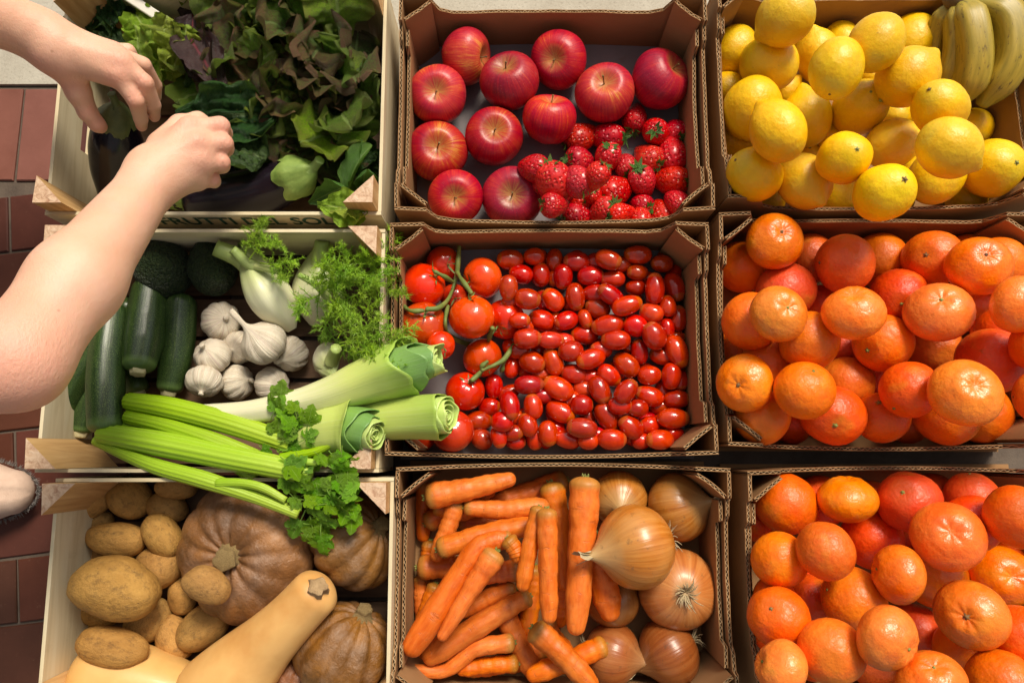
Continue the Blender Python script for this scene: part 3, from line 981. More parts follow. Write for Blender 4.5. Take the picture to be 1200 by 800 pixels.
def rand_dir(zmin=-.6, zmax=.5):
    z = rng.uniform(zmin, zmax); a = rng.uniform(0, 2 * PI); s = math.sqrt(1 - z * z)
    return (s * math.cos(a), s * math.sin(a), z)

ZF = .0055
# oranges, middle right box: (x, y, r, kind, pole offset)
O1 = [(75, 460, 80, 'o'), (345, 135, 78, 'o'), (560, 150, 84, 'o'), (950, 170, 78, 'o'), (850, 315, 82, 'o'), (130, 195, 84, 'o'), (935, 400, 80, 'r'),
      (210, 500, 88, 'o'), (285, 720, 74, 'r'), (545, 570, 66, 'r'), (655, 720, 62, 'r'), (735, 450, 84, 'o', .45, .25), (955, 655, 92, 'o'), (450, 440, 66, 'r'), (380, 315, 66, 'r'), (95, 640, 60, 'r'),
      (268, 268, 92, 'r'), (125, 362, 86, 'o'), (725, 168, 88, 'o', -.2, -.15), (620, 288, 90, 'r', .1, .25), (340, 425, 92, 'o'), (570, 430, 92, 'o', -.5, .3), (458, 555, 82, 'o'),
      (195, 690, 88, 'o', .55, -.15), (912, 487, 102, 'r'), (775, 710, 98, 'o'), (570, 705, 82, 'o', -.1, -.65), (418, 715, 99, 'r', .1, .35), (655, 577, 90, 'r'),
      (1065, 440, 88, 'o'), (1060, 190, 86, 'o'), (1075, 600, 90, 'o'),
      (233, 110, 88, 'm', .35, -.45), (452, 185, 92, 'r'), (870, 192, 98, 'm', .3, -.5), (995, 310, 88, 'm', .8, .1), (245, 340, 88, 'm', .45, -.3), (480, 338, 91, 'm', .0, -.8),
      (747, 335, 96, 'm', .1, -.55), (140, 557, 88, 'm', -.3, .1), (328, 578, 92, 'o', .3, -.7), (830, 587, 103, 'm', .35, -.3)]
# lower right box
O2 = [(360, 170, 88, 'r'), (320, 410, 74, 'r'), (325, 520, 98, 'r'), (750, 120, 76, 'r'), (885, 150, 88, 'r'), (665, 275, 74, 'r'), (130, 640, 84, 'r'), (112, 500, 74, 'r'), (690, 620, 95, 'r'),
      (868, 690, 110, 'o', .6, -.2), (860, 420, 66, 'r'), (1050, 640, 108, 'r'), (545, 775, 100, 'r'), (755, 430, 108, 'o'), (535, 160, 62, 'r'), (1062, 370, 64, 'r'), (330, 790, 55, 'r'), (140, 250, 60, 'r'),
      (240, 175, 108, 'o'), (185, 372, 100, 'o'), (540, 300, 107, 'r'), (668, 165, 109, 'r', -.2, -.3), (885, 248, 97, 'r'), (475, 510, 111, 'o', -.8, -.2), (215, 572, 109, 'r', -.25, -.25), (400, 690, 109, 'o', 0, .3),
      (1042, 222, 106, 'r', .2, -.1), (990, 430, 104, 'm', .4, -.05), (985, 800, 112, 'o'),
      (378, 343, 99, 'o', .7, -.3), (450, 128, 99, 'm', .02, -.97), (803, 290, 115, 'm', .12, -.18), (632, 422, 102, 'm', -.95, -.1), (885, 562, 117, 'm', -.17, .12), (590, 640, 108, 'm', .85, .35),
      (745, 795, 112, 'm', .1, -.6), (225, 750, 99, 'm', -.9, -.2)]
def place_citrus(data, ox, oy, sc, boxname, phrase, group):
    pile = Pile(ZF + .001, BOX[boxname]); rows = []
    for t in conv(data, ox, oy, sc):
        (C, R) = pile.drop([t[:3]], .075)
        k = t[3]; c = C[0]; r = R[0]
        d = view_dir(c, t[4], t[5]) if len(t) > 4 else rand_dir(-.7, .15)
        if k == 'm': o = citrus('mandarin', MANDS, c, r * 1.02, d, .80 * .855)
        else: o = citrus('orange', REDOR if k == 'r' else ORANGES, c, r * 1.0, d, .96 * .945)
        tag(o, None, 'mandarin' if k == 'm' else 'orange', group)
        rows.append((o, t[0], t[1], {'m': 'shiny flattened mandarin', 'r': 'reddish orange', 'o': 'smooth orange'}[k]))
    row_labels(rows, '{look}, {col} from the left in the {row} row of ' + phrase, 24)
place_citrus(O1, 820, 240, 2.666, 'orange', 'the middle right box', 'oranges heaped in the middle right box')
place_citrus(O2, 840, 530, 2.964, 'lower', 'the lower right box', 'oranges and mandarins in the lower right box')

# lemons: (x, y, r, axis offset of the stem end or None, nipple flag)
LM = [(118, 175, 86), (490, 110, 66), (345, 140, 50), (72, 320, 72), (290, 330, 62), (680, 400, 62, .05, .05), (985, 440, 64, .2, .8), (370, 545, 62), (100, 490, 72), (480, 705, 78), (235, 715, 72),
      (930, 710, 74), (690, 752, 50), (245, 580, 72), (755, 590, 56), (585, 262, 44), (450, 470, 52),
      (410, 195, 84), (240, 222, 101, .6, .4), (555, 373, 97, .3, -.4), (720, 268, 104, -.75, .6), (295, 62, 100, .8, -.45), (725, 70, 95, -.4, .6), (835, 375, 98, -.3, -.6), (370, 410, 92),
      (670, 500, 92, -.75, .45), (1015, 585, 102, .65, -.1), (365, 660, 98), (830, 675, 98, -.4, .5), (175, 605, 95, -.6, -.5), (500, 550, 95, .4, -.25), (640, 670, 108, .55, -.35),
      (150, 378, 108, .1, -.85), (610, 150, 100, -.3, .6), (475, 240, 100, -.2, .72), (270, 455, 106, .5, .8), (865, 515, 107, -.7, -.6)]
pile = Pile(ZF + .001, BOX['lemon']); rows = []
for t in conv(LM, 820, 0, 2.963):
    C, R = pile.drop([t[:3]], .08)
    d = view_dir(C[0], t[3], t[4]) if len(t) > 3 else rand_dir(-.6, .3)
    o = citrus('lemon', LEMONS, C[0], R[0] * .94, d, 1.14)
    tag(o, None, 'lemon', 'lemons heaped in the upper right box')
    rows.append((o, t[0], t[1], 'yellow lemon'))
row_labels(rows, '{look}, {col} from the left in the {row} row of the lemon box', 22)

# bananas
ban = empty('banana_bunch', at(1122, 3, .10))
tag(ban, 'bunch of ripening bananas in the corner of the lemon box', 'bananas')
bm = np.array(ban.location)
def banana(px, z, rpx, seed):
    pts = [at(p[0], p[1], zz) for p, zz in zip(px, z)]
    path = smooth_path(pts, 22)
    r0 = rpx * mpp(pts[1])
    rad = [r0 * (.30 + .70 * min(1, max(0, (t - .04) / .20)) ** .7) * (1 if t < .82 else 1 - .62 * ((t - .82) / .18) ** 1.6) for t in np.linspace(0, 1, 22)]
    md = lambda ph, t: 1 + .085 * math.cos(5 * ph + seed) * (1 if t > .1 else t * 10)
    v, f, a = tube(path - bm, rad, 20, 0, .5, md)
    return link('banana', mesh('banana', v, f, MAT['banana'], True, a), ban)
banana([(1116, 4), (1103, 26), (1096, 58), (1094, 92)], [.105, .085, .065, .055], 13, 0)
banana([(1118, 4), (1122, 30), (1120, 66), (1108, 104)], [.108, .108, .098, .08], 14, 1)
banana([(1124, 2), (1138, 30), (1142, 76), (1130, 118)], [.110, .120, .112, .09], 20, 2)
banana([(1130, 0), (1178, 20), (1184, 72), (1152, 122)], [.112, .124, .116, .088], 21, 3)
cr = smooth_path([at(1112, -12, .098), at(1120, 0, .108), at(1128, 4, .112)], 8)
link('crown', mesh('crown', *(lambda q: (q[0], q[1]))(tube(cr - bm, [.009, .012, .014, .015, .016, .016, .015, .013], 10)), MAT['stem_brown'], True), ban)

# ------------------------------------------------------------------ apples
def apple_mesh(seed):
    w = wob(seed, .055, 1.6); n, m = 36, 26
    prof = [(0 if k in (0, m) else 1, k) for k in range(m + 1)]
    def md(r, k, p, t):
        th = PI * k / m
        rr = math.sin(th) * (1.0 + .07 * math.cos(th))
        zz = .90 * math.cos(th) - .34 * math.exp(-(th / .36) ** 2) + .20 * math.exp(-((PI - th) / .30) ** 2)
        g = 1 + .03 * math.cos(5 * p + seed) * (t ** 3) + w((math.cos(p) * math.sin(th), math.sin(p) * math.sin(th), math.cos(th)))
        return rr * g, zz * g
    v, f, a = lathe(prof, n, md)
    top = .90 - .34; bot = -.90 + .20
    v = [(p[0], p[1], top if i == 0 else p[2]) for i, p in enumerate(v)]
    v[-1] = (0, 0, bot)
    return mesh('apple', v, f, MAT['apple'], True, a)
APPLES = [apple_mesh(s) for s in (1, 2, 3, 4, 5, 6, 7)]
def stem_mesh():
    p = smooth_path([(0, 0, 0), (.02, .01, .18), (.07, .02, .36)], 7)
    v, f, a = tube(p, [.035, .03, .028, .028, .03, .036, .045], 7, 0, .4)
    return mesh('stem', v, f, MAT['stem_brown'], True, a)
ASTEM = stem_mesh()
AP = [(275, 190, 92, .92, 0.0, 'upright dark red apple nearest the far left corner'), (587, 200, 95, -.28, -.05, 'round red apple beside the far wall, middle of three'),
      (422, 275, 100, -.25, -.75, 'leaning red apple between two at the far left'), (180, 318, 93, -.1, -.2, 'yellow and red streaked apple, left side, upper one'),
      (737, 312, 99, 0, -.5, 'bright red apple above the strawberries, stalk hollow up'), (928, 268, 102, .7, -.55, 'large dark red apple in the far right corner'),
      (552, 400, 92, .15, -.93, 'deep red apple lying on its side left of the strawberries'), (370, 458, 98, 0, -.33, 'purplish striped apple in the middle left'),
      (180, 508, 100, -.05, -.25, 'red apple with a long stalk against the left wall'), (237, 680, 93, 0, 0, 'red apple in the near left corner of its box'),
      (432, 672, 103, -.05, -.15, 'red apple with pale yellow crown beside the near wall')]
pile = Pile(ZF, BOX['apple'])
for t in conv([a[:5] for a in AP], 450, 0, 2.857):
    lab = AP[len(pile.r)][5]
    C, R = pile.drop([t[:3]], .05)
    o = link('apple', APPLES[rng.randrange(7)])
    put(o, C[0], quat(view_dir(C[0], t[3], t[4])), R[0] * 1.0)
    tag(o, lab, 'apple', 'red apples')
    s = link('stem', ASTEM, o); s.location = (0, 0, .56); s.rotation_euler = (rng.uniform(-.2, .2), rng.uniform(-.2, .2), rng.uniform(0, 6)); s.scale = (.8, .8, rng.uniform(.6, 1.0))

# strawberries: stem end towards +z, tip -z
def straw_mesh(seed):
    w = wob(seed, .10, 1.6); r = np.random.default_rng(seed); sq = r.uniform(.86, 1.0)
    m = 18
    prof = []
    for k in range(m + 1):
        th = PI * k / m
        z = math.cos(th)
        rr = math.sin(th) ** .85 * (.80 + .22 * z - .10 * z * z) if 0 < k < m else 0
        prof.append((rr, z * 1.08 - .06 * math.exp(-(th / .3) ** 2)))
    v, f, a = lathe(prof, 24)
    v = [np.array(p) * (1 + w(p)) * np.array([1, sq, 1]) for p in v]
    return mesh('strawberry', v, f, MAT['straw'], True, a)
STRAWS = [straw_mesh(s) for s in range(31, 36)]
def calyx_mesh(n, L, wdt, lift, droop, mat, stem=.25, sr=.05, seed=0, cup=.3):
    mb = MB(); r = np.random.default_rng(seed)
    for k in range(n):
        a = 2 * PI * k / n + r.uniform(-.15, .15); l = L * r.uniform(.8, 1.15); up = r.uniform(-.5, 1) * lift
        v, at_ = [], []
        M = 6
        for i in range(M + 1):
            t = i / M; wd = wdt * math.sin(PI * min(1, .12 + .88 * t) ** .8) * (1 if t < 1 else 0)
            z = up * t * t * 2 - droop * t ** 3 + .02
            for s in (-1, 0, 1):
                x, y = l * t, s * wd
                v.append((x * math.cos(a) - y * math.sin(a), x * math.sin(a) + y * math.cos(a), z + abs(s) * cup * wd * .5)); at_.append((s, t, k * .1))
        f = []
        for i in range(M):
            for s in range(2):
                q = i * 3 + s; f.append((q, q + 3, q + 4, q + 1))
        mb.add(v, f, at_)
    if stem:
        p = smooth_path([(0, 0, 0), (.02, .03, stem * .5), (.08, .02, stem)], 6)
        v, f, a = tube(p, [sr] * 6, 7, 0, .3); mb.add(v, f, [(0, .5, 0)] * len(v))
    return mb.mesh('calyx', mat)
SCAL = [calyx_mesh(8, .78, .17, .35, .1, MAT['midleaf'], .35, .04, s) for s in (1, 2)]
# (x, y, half length, stem end offset x, y)
ST = [(655, 665, 46, .2, .5, 'dark'), (985, 440, 46, .3, .4, 'dark'), (525, 612, 34, 0, .6, 'dark'), (620, 630, 36, 0, .6, 'dark'), (700, 660, 36, 0, -.6, 'dark'),
      (840, 392, 48, -.15, .75), (660, 458, 54, -.85, .35), (745, 458, 56, .95, .05), (910, 445, 50, -.05, -.15), (497, 565, 50, .8, .2), (658, 538, 50, -.7, -.1), (748, 530, 50, .1, -.6), (808, 552, 40, .2, .7),
      (880, 525, 54, .55, .45), (980, 515, 60, .25, .9), (572, 622, 66, -.25, -.85), (648, 602, 52, .5, .6), (710, 597, 48, .5, -.75), (960, 605, 60, .9, .1), (865, 612, 55, -.2, -.75), (780, 642, 62, -.75, .3),
      (575, 722, 46, -.8, .0), (655, 732, 54, -.9, .2), (730, 710, 50, .7, -.45), (792, 735, 44, -.8, .2), (858, 688, 44, .6, .2), (857, 740, 42, 0, .7), (927, 712, 48, .3, .7), (980, 677, 46, .6, .5)]
rows = []
spile = Pile(ZF, BOX['apple']); spile.c = pile.c.copy(); spile.r = pile.r.copy()
for t in conv([q[:5] for q in ST], 450, 0, 2.857):
    d0 = (t[3], t[4])
    C, R = spile.drop([(t[0], t[1], t[2] * .80)], .14)
    o = link('strawberry', STRAWS[rng.randrange(5)])
    put(o, C[0], quat(view_dir(C[0], *d0)), t[2] * mpp(C[0]) * 1.14)
    tag(o, None, 'strawberry', 'strawberries beside the apples')
    s = link('calyx', SCAL[rng.randrange(2)], o); s.location = (0, 0, 1.0); s.rotation_euler = (0, 0, rng.uniform(0, 6)); s.scale = (.72,) * 3
    rows.append((o, t[0], t[1], 'small red strawberry' if t[2] < 17 else 'red strawberry'))
row_labels(rows, '{look}, {col} from the left in the {row} row of strawberries', 20)

# ------------------------------------------------------------------ tomatoes
def tomato_mesh(seed):
    w = wob(seed, .03, 1.6)
    m = 20
    v, f, a = lathe([(0 if k in (0, m) else math.sin(PI * k / m), math.cos(PI * k / m)) for k in range(m + 1)], 32)
    out = []
    for p in v:
        p = np.array(p); th = math.acos(max(-1, min(1, p[2]))); ph = math.atan2(p[1], p[0])
        R = 1 + w(p) + .018 * math.cos(6 * ph) * math.exp(-((th - .5) / .5) ** 2) * min(1, th * 4) - .10 * math.exp(-(th / .25) ** 2)
        q = p * R; q[2] *= .90; out.append(q)
    return mesh('tomato', out, f, MAT['tomato'], True, a)
TOMS = [tomato_mesh(s) for s in (51, 52, 53)]
TCAL = calyx_mesh(6, .55, .055, .25, .05, MAT['vine'], .3, .035, 5, .1)
def plum_mesh(seed, e):
    w = wob(seed, .05, 1.4); m = 16
    v, f, a = lathe([(0 if k in (0, m) else math.sin(PI * k / m) ** .92, math.cos(PI * k / m)) for k in range(m + 1)], 22)
    out = []
    for p in v:
        R = 1 + w(p); q = np.array(p) * R; q[2] = q[2] * e - .05 * math.exp(-(math.acos(max(-1, min(1, p[2]))) / .22) ** 2)
        q[:2] *= 1 - .06 * p[2]; out.append(q)
    return mesh('plum_tomato', out, f, MAT['plum'], True, a)
PLUMS = {e: [plum_mesh(60 + i + int(e * 10), e) for i in range(3)] for e in (1.06, 1.2, 1.35, 1.5)}
CT = (440, 250, 2.666)
TRUSS = [('tomato_truss', 'cluster of vine tomatoes on a curved green vine in the upper left',
          [(212, 155, 54, .3, .1), (245, 262, 42, .1, .1), (150, 225, 68, .62, -.5), (143, 347, 73, .1, -.62), (335, 203, 64, -.75, .2), (405, 330, 63, -.45, .45), (300, 323, 71, -.1, -.9)]),
         ('tomato_truss', 'vine tomatoes with a short green stem beside the leek ends',
          [(205, 412, 44, .3, .3), (110, 700, 52, .2, -.3), (335, 450, 60, .3, .5), (240, 700, 66, -.2, -.6), (280, 556, 61, .25, -.5)])]
tp = Pile(ZF, BOX['tomato'])
VINES = [[[(262, 105), (258, 150), (254, 190), (240, 240), (222, 275), (195, 296), (160, 300)], [(80, 285), (110, 304), (150, 304)], [(185, 182), (212, 196), (242, 214)],
          [(225, 290), (218, 340), (228, 378), (280, 405), (340, 412), (385, 428)], [(350, 408), (358, 380), (366, 358)], [(300, 250), (268, 205), (256, 186)]],
         [[(432, 410), (402, 455), (370, 474), (335, 490), (316, 508), (300, 522)], [(402, 455), (398, 478), (394, 494)], [(335, 490), (332, 478), (350, 462)]]]
VZ = [[.078, .066], [.066, .05]]
for (nm, lab, ts), vin in zip(TRUSS, VINES):
    root = None; locs = []
    for t in conv(ts, *CT):
        C, R = tp.drop([t[:3]], .06); locs.append((C[0], R[0], t))
    ctr = np.mean([l[0] for l in locs], axis=0)
    root = empty(nm, (ctr[0], ctr[1], ZF)); tag(root, lab, 'tomatoes', 'tomato trusses')
    base = np.array(root.location)
    zt = max(l[0][2] + l[1] * .7 for l in locs)
    for c, r, t in locs:
        o = link('tomato', TOMS[rng.randrange(3)], root)
        put(o, c - base, quat(view_dir(c, t[3], t[4])), r * 1.03)
        k = link('calyx', TCAL, o); k.location = (0, 0, .80)
    mb = MB()
    for i, br in enumerate(vin):
        pts = []
        for p in br:
            q = (CT[0] + p[0] / CT[2], CT[1] + p[1] / CT[2])
            z = .03
            for c, r, t in locs:          # lies on the tomatoes under it
                for zz in np.arange(.03, .12, .002):
                    w = at(q[0], q[1], zz)
                    if np.linalg.norm(w - c) < r * 1.03 + .0028: z = max(z, zz + .002)
            pts.append([q, z])
        zs = [p[1] for p in pts]
        zs = [max(zs[max(0, j - 1):j + 2]) * .6 + zs[j] * .4 for j in range(len(zs))]
        path = smooth_path([at(p[0][0], p[0][1], z) for p, z in zip(pts, zs)], 5 * len(pts))
        rad = [.0030 * (1 + .22 * math.sin(9 * s + i) * (s > .1)) for s in np.linspace(0, 1, len(path))]
        v, f, a = tube(path - base, rad, 8, .6, .6); mb.add(v, f, a)
    link('vine', mb.mesh('vine', MAT['vine']), root)
    # stray sepals along the vine are part of the calyces

PT = [(420, 145, 38, 32, 0), (495, 135, 33, 30, 0), (560, 135, 31, 30, 90), (628, 150, 38, 32, 0), (728, 145, 40, 32, 20), (820, 125, 45, 30, 0), (895, 157, 33, 30, 0), (455, 190, 38, 32, 20), (517, 192, 38, 32, 90),
      (585, 197, 38, 33, 90), (673, 195, 36, 32, 0), (740, 205, 42, 28, 0), (818, 185, 42, 26, 0), (415, 232, 36, 32, 90), (812, 232, 30, 28, 0), (873, 235, 52, 33, 90), (945, 230, 46, 35, 75),
      (475, 268, 40, 35, 10), (555, 270, 37, 33, 45), (625, 262, 42, 32, 80), (735, 255, 40, 31, 30), (693, 297, 36, 32, 20), (785, 288, 48, 33, -20), (862, 310, 36, 30, 20), (913, 290, 33, 28, 80),
      (518, 335, 43, 35, 10), (595, 335, 38, 31, -20), (655, 330, 32, 24, 70), (725, 350, 48, 34, -10), (810, 350, 38, 35, 20), (958, 328, 40, 28, 90), (912, 358, 38, 24, 80),
      (475, 390, 43, 34, 0), (548, 395, 36, 29, 0), (652, 380, 36, 31, 0), (750, 395, 50, 34, 5), (870, 382, 46, 38, 60), (962, 387, 30, 22, 0),
      (610, 430, 36, 34, 0), (672, 455, 42, 34, -20), (825, 430, 42, 28, 80), (953, 430, 52, 36, 70), (893, 445, 36, 29, 20), (705, 425, 32, 28, 0),
      (428, 478, 36, 27, -80), (490, 465, 38, 35, 20), (555, 463, 42, 32, 70), (620, 500, 38, 33, 10), (783, 473, 44, 36, 45), (857, 505, 35, 33, 0), (730, 505, 50, 30, 40), (925, 508, 38, 33, 90),
      (480, 535, 50, 33, 0), (570, 545, 44, 36, 30), (370, 540, 37, 31, 90), (700, 550, 42, 33, 70), (783, 555, 43, 33, -50), (855, 570, 40, 32, 20), (940, 580, 38, 31, 0),
      (420, 600, 40, 32, 80), (493, 603, 38, 31, 80), (578, 618, 42, 34, 30), (645, 598, 35, 33, 0), (722, 635, 46, 36, 55), (765, 600, 34, 29, 0), (818, 608, 31, 28, 0), (650, 548, 32, 28, 10), (893, 603, 32, 28, 0),
      (357, 605, 32, 29, 0), (322, 648, 40, 34, 0), (395, 650, 35, 32, 0), (475, 660, 37, 31, 60), (540, 688, 48, 31, 80), (645, 670, 48, 34, 5), (798, 668, 40, 34, 40), (855, 660, 33, 30, 0), (930, 640, 52, 33, 0),
      (425, 685, 36, 28, 0), (385, 718, 38, 27, 80), (330, 718, 37, 34, 30), (440, 730, 30, 26, 0), (497, 722, 34, 29, 80), (600, 722, 38, 32, 10), (665, 730, 31, 29, 0), (740, 720, 46, 34, 0), (830, 728, 31, 29, 0),
      (888, 713, 37, 33, 0), (930, 690, 40, 27, 0), (965, 520, 30, 26, 80), (690, 150, 30, 28, 0), (770, 160, 30, 26, 0), (690, 250, 34, 30, 0), (590, 400, 30, 26, 0), (520, 570, 30, 26, 0), (450, 640, 30, 26, 0),
      (560, 670, 30, 26, 0), (610, 580, 30, 26, 0), (690, 690, 32, 26, 0), (780, 620, 30, 28, 0), (450, 335, 32, 28, 0), (445, 430, 30, 26, 0), (880, 270, 30, 26, 0), (900, 650, 30, 26, 0), (520, 500, 30, 26, 0), (770, 330, 30, 26, 0), (680, 510, 30, 26, 0), (870, 340, 28, 24, 0)]
# smaller, hidden ones lie below the large ones
PT.sort(key=lambda t: t[2] * t[3])
low = []
for gy in range(9):
    for gx in range(6):
        x, y = 425 + gx * 94 + (gy % 2) * 47 + rng.uniform(-9, 9), 130 + gy * 72 + rng.uniform(-9, 9)
        if x < 970: low.append((x, y, rng.uniform(30, 36), rng.uniform(26, 28), rng.uniform(0, 180)))
PT = low + [(t[0], t[1], t[2] * 1.07, t[3] * 1.07, t[4]) for t in PT]
rows = []
for t in PT:
    px, py = CT[0] + t[0] / CT[2], CT[1] + t[1] / CT[2]
    a_, b_ = t[2] / CT[2] * 1.05, t[3] / CT[2] * .91; an = math.radians(t[4]); e = max(a_ - b_, 0) * .9
    ch = [(px - e * math.cos(an), py + e * -math.sin(an) * -1 * -1, b_), (px + e * math.cos(an), py + e * math.sin(an), b_)] if e > .6 else [(px, py, b_)]
    if len(ch) == 2: ch[0] = (px - e * math.cos(an), py - e * math.sin(an), b_)
    C, R = tp.drop(ch, .30, top=.14)
    c = C.mean(0); el = a_ / b_
    ek = min(PLUMS, key=lambda k: abs(k - el))
    if len(ch) == 2: d = C[1] - C[0]; d = d / np.linalg.norm(d)
    else: d = np.array(rand_dir(.5, .95))
    d = d + np.array([0, 0, rng.uniform(-.25, .25)])
    if rng.random() < .5: d = -d
    o = link('plum_tomato', PLUMS[ek][rng.randrange(3)])
    put(o, c, quat(d), (R[0] * rng.uniform(.95, 1.04), R[0] * rng.uniform(.95, 1.04), R[0] * rng.uniform(.94, 1.08)))
    tag(o, None, 'tomato', 'small plum tomatoes')
    look = ('long plum tomato' if el > 1.33 else 'oval plum tomato' if el > 1.15 else 'round plum tomato')
    rows.append((o, px, py, look))
row_labels(rows, '{look}, {col} from the left in the {row} row of plum tomatoes', 15)
# ------------------------------------------------------------------ carrots and onions
CC = (450, 530, 2.79)
# paths from the crown to the tip in crop pixels, radii at both ends, look
CA = [([(128, 110), (124, 190), (125, 272)], 27, 24, 'dark carrot standing along the left wall, upper'),
      ([(100, 415), (99, 490), (104, 570)], 26, 22, 'thin carrot along the left wall, lower'),
      ([(150, 225), (245, 168), (345, 128)], 34, 24, 'carrot with greenish crown at the far left'),
      ([(580, 60), (470, 98), (372, 128)], 38, 32, 'thick carrot under the far wall, tip left'),
      ([(255, 232), (320, 225), (385, 222)], 22, 18, 'dark thin carrot deep below the far left pile'),
      ([(150, 300), (145, 340), (150, 380)], 26, 22, 'short dark carrot stub at the left'),
      ([(90, 375), (190, 372), (290, 388)], 38, 34, 'carrot lying sideways at the left, under two others'),
      ([(430, 385), (360, 392), (290, 402)], 36, 32, 'carrot lying crosswise under the slanted ones'),
      ([(165, 440), (140, 500), (120, 560)], 26, 20, 'dark carrot half hidden left of the long bent one'),
      ([(585, 430), (580, 490), (575, 550)], 36, 26, 'dark carrot below the upright pair'),
      ([(520, 640), (470, 660), (420, 700)], 36, 30, 'dark carrot deep among the near ones'),
      ([(455, 560), (448, 590), (450, 612)], 26, 18, 'little carrot tip in the middle of the pile'),
      ([(285, 748), (350, 745), (410, 732)], 24, 20, 'thin carrot beside the near wall'),
      ([(120, 640), (125, 680), (130, 720)], 24, 20, 'carrot stub in the near left corner'),
      ([(540, 560), (560, 600), (600, 640)], 26, 22, 'carrot mostly hidden beneath a slanted one'),
      ([(175, 180), (250, 200), (330, 170)], 26, 22, 'hidden carrot under the top left pair'),
      ([(695, 300), (715, 410), (738, 520)], 56, 40, 'thick short carrot under the large onion'),
      ([(235, 170), (208, 250), (172, 335)], 30, 26, 'slanted carrot at the upper left'),
      ([(155, 112), (280, 88), (408, 58)], 42, 28, 'thick pale carrot along the far wall, pointed right'),
      ([(275, 180), (390, 187), (512, 178)], 27, 36, 'carrot with green crown lying level at the top'),
      ([(490, 385), (484, 470), (468, 578)], 32, 30, 'upright carrot in the centre, blunt end down'),
      ([(388, 555), (428, 650), (488, 765)], 37, 33, 'slanted carrot running to the near wall'),
      ([(712, 634), (605, 680), (488, 725)], 34, 30, 'carrot with dark crown pointing at an onion'),
      ([(500, 585), (580, 655), (675, 755)], 40, 34, 'pale carrot slanting down to the right'),
      ([(418, 448), (340, 475), (262, 520)], 30, 26, 'carrot tip showing between the slanted ones'),
      ([(190, 312), (330, 268), (470, 240)], 34, 36, 'smooth carrot across the upper left'),
      ([(465, 475), (370, 528), (155, 662)], 30, 40, 'long carrot curving to the near left'),
      ([(425, 690), (340, 695), (255, 708)], 29, 24, 'carrot with yellow green crown near the front'),
      ([(412, 622), (300, 640), (200, 712), (90, 708)], 30, 18, 'wavy carrot tapering to the near left'),
      ([(405, 285), (352, 292), (300, 325), (200, 475), (95, 632)], 28, 44, 'long bent carrot, the largest of the left pile'),
      ([(358, 338), (290, 440), (192, 598)], 39, 22, 'carrot with dark crown lying over the left pile'),
      ([(548, 118), (578, 250), (588, 430)], 42, 24, 'carrot behind the upright pair, crown up'),
      ([(410, 290), (428, 315), (436, 340)], 28, 26, 'stubby carrot tip at the centre left'),
      ([(505, 190), (478, 300), (455, 432)], 28, 27, 'slim pale carrot, leftmost of the upright ones'),
      ([(533, 200), (536, 350), (540, 535)], 34, 28, 'upright carrot, middle of the three'),
      ([(656, 48), (646, 250), (627, 505)], 49, 37, 'large straight carrot lying on top, crown at the far wall')]
cp = Pile(ZF, BOX['carrot'], .012)
CROWN = MB()
for k in range(9):
    a0 = 2 * PI * k / 9
    v, f, a = tube(smooth_path([(.3 * math.cos(a0), .3 * math.sin(a0), -.1), (.33 * math.cos(a0), .33 * math.sin(a0), .12), (.42 * math.cos(a0), .42 * math.sin(a0), .22 + .12 * (k % 3))], 4), [.13, .12, .1, .07], 6, None, .4)
    CROWN.add(v, f, [(0, .5, 0)] * len(v))
CROWN = CROWN.mesh('crown', MAT['stem_green'])
on_pile_items = []
def carrot(pts, r0, r1, look, seed):
    n = 26
    P2 = smooth_path([(CC[0] + p[0] / CC[2], CC[1] + p[1] / CC[2], 0) for p in pts], n)
    rp = np.linspace(r0, r1, n) / CC[2] * 1.02
    idx = list(range(0, n, 3))
    C, R = cp.drop([(P2[i][0], P2[i][1], rp[i] * .96) for i in idx], .22, top=.18)
    z = C[0][2]
    sh = C[0] - at(P2[0][0], P2[0][1], z)
    path = np.array([at(p[0], p[1], z) for p in P2]) + sh
    rr = np.array([r * mpp(q) for r, q in zip(rp, path)])
    w = wob(seed, .10, 1.0)
    ts = np.linspace(0, 1, n)
    rad = [r * (1 + .035 * math.sin(t * 21 + seed) + .03 * math.sin(t * 47 + seed * 2)) * (1 - .16 * max(0, (t - .9) / .1)) for r, t in zip(rr, ts)]
    c0 = path[n // 2].copy()
    md = lambda ph, t: 1 + .035 * math.sin(2 * ph + seed + 2 * t) + .02 * math.sin(3 * ph + 9 * t + seed)
    v, f, a = tube(path - c0, rad, 18, .55, .95, md, caps=5)
    ln = float(np.linalg.norm(np.diff(path, axis=0), axis=1).sum()) / .13
    a = [(q[0], q[1], q[2] * ln) for q in a]
    o = link('carrot', mesh('carrot', v, f, MAT['carrot'], True, a))
    o.location = c0
    tag(o, look, 'carrot', 'carrots in the lower middle box')
    d = path[0] - path[2]; d /= np.linalg.norm(d)
    k = link('crown', CROWN, o)
    put(k, path[0] - c0 + d * rr[0] * .48, quat(d), rr[0] * .55)

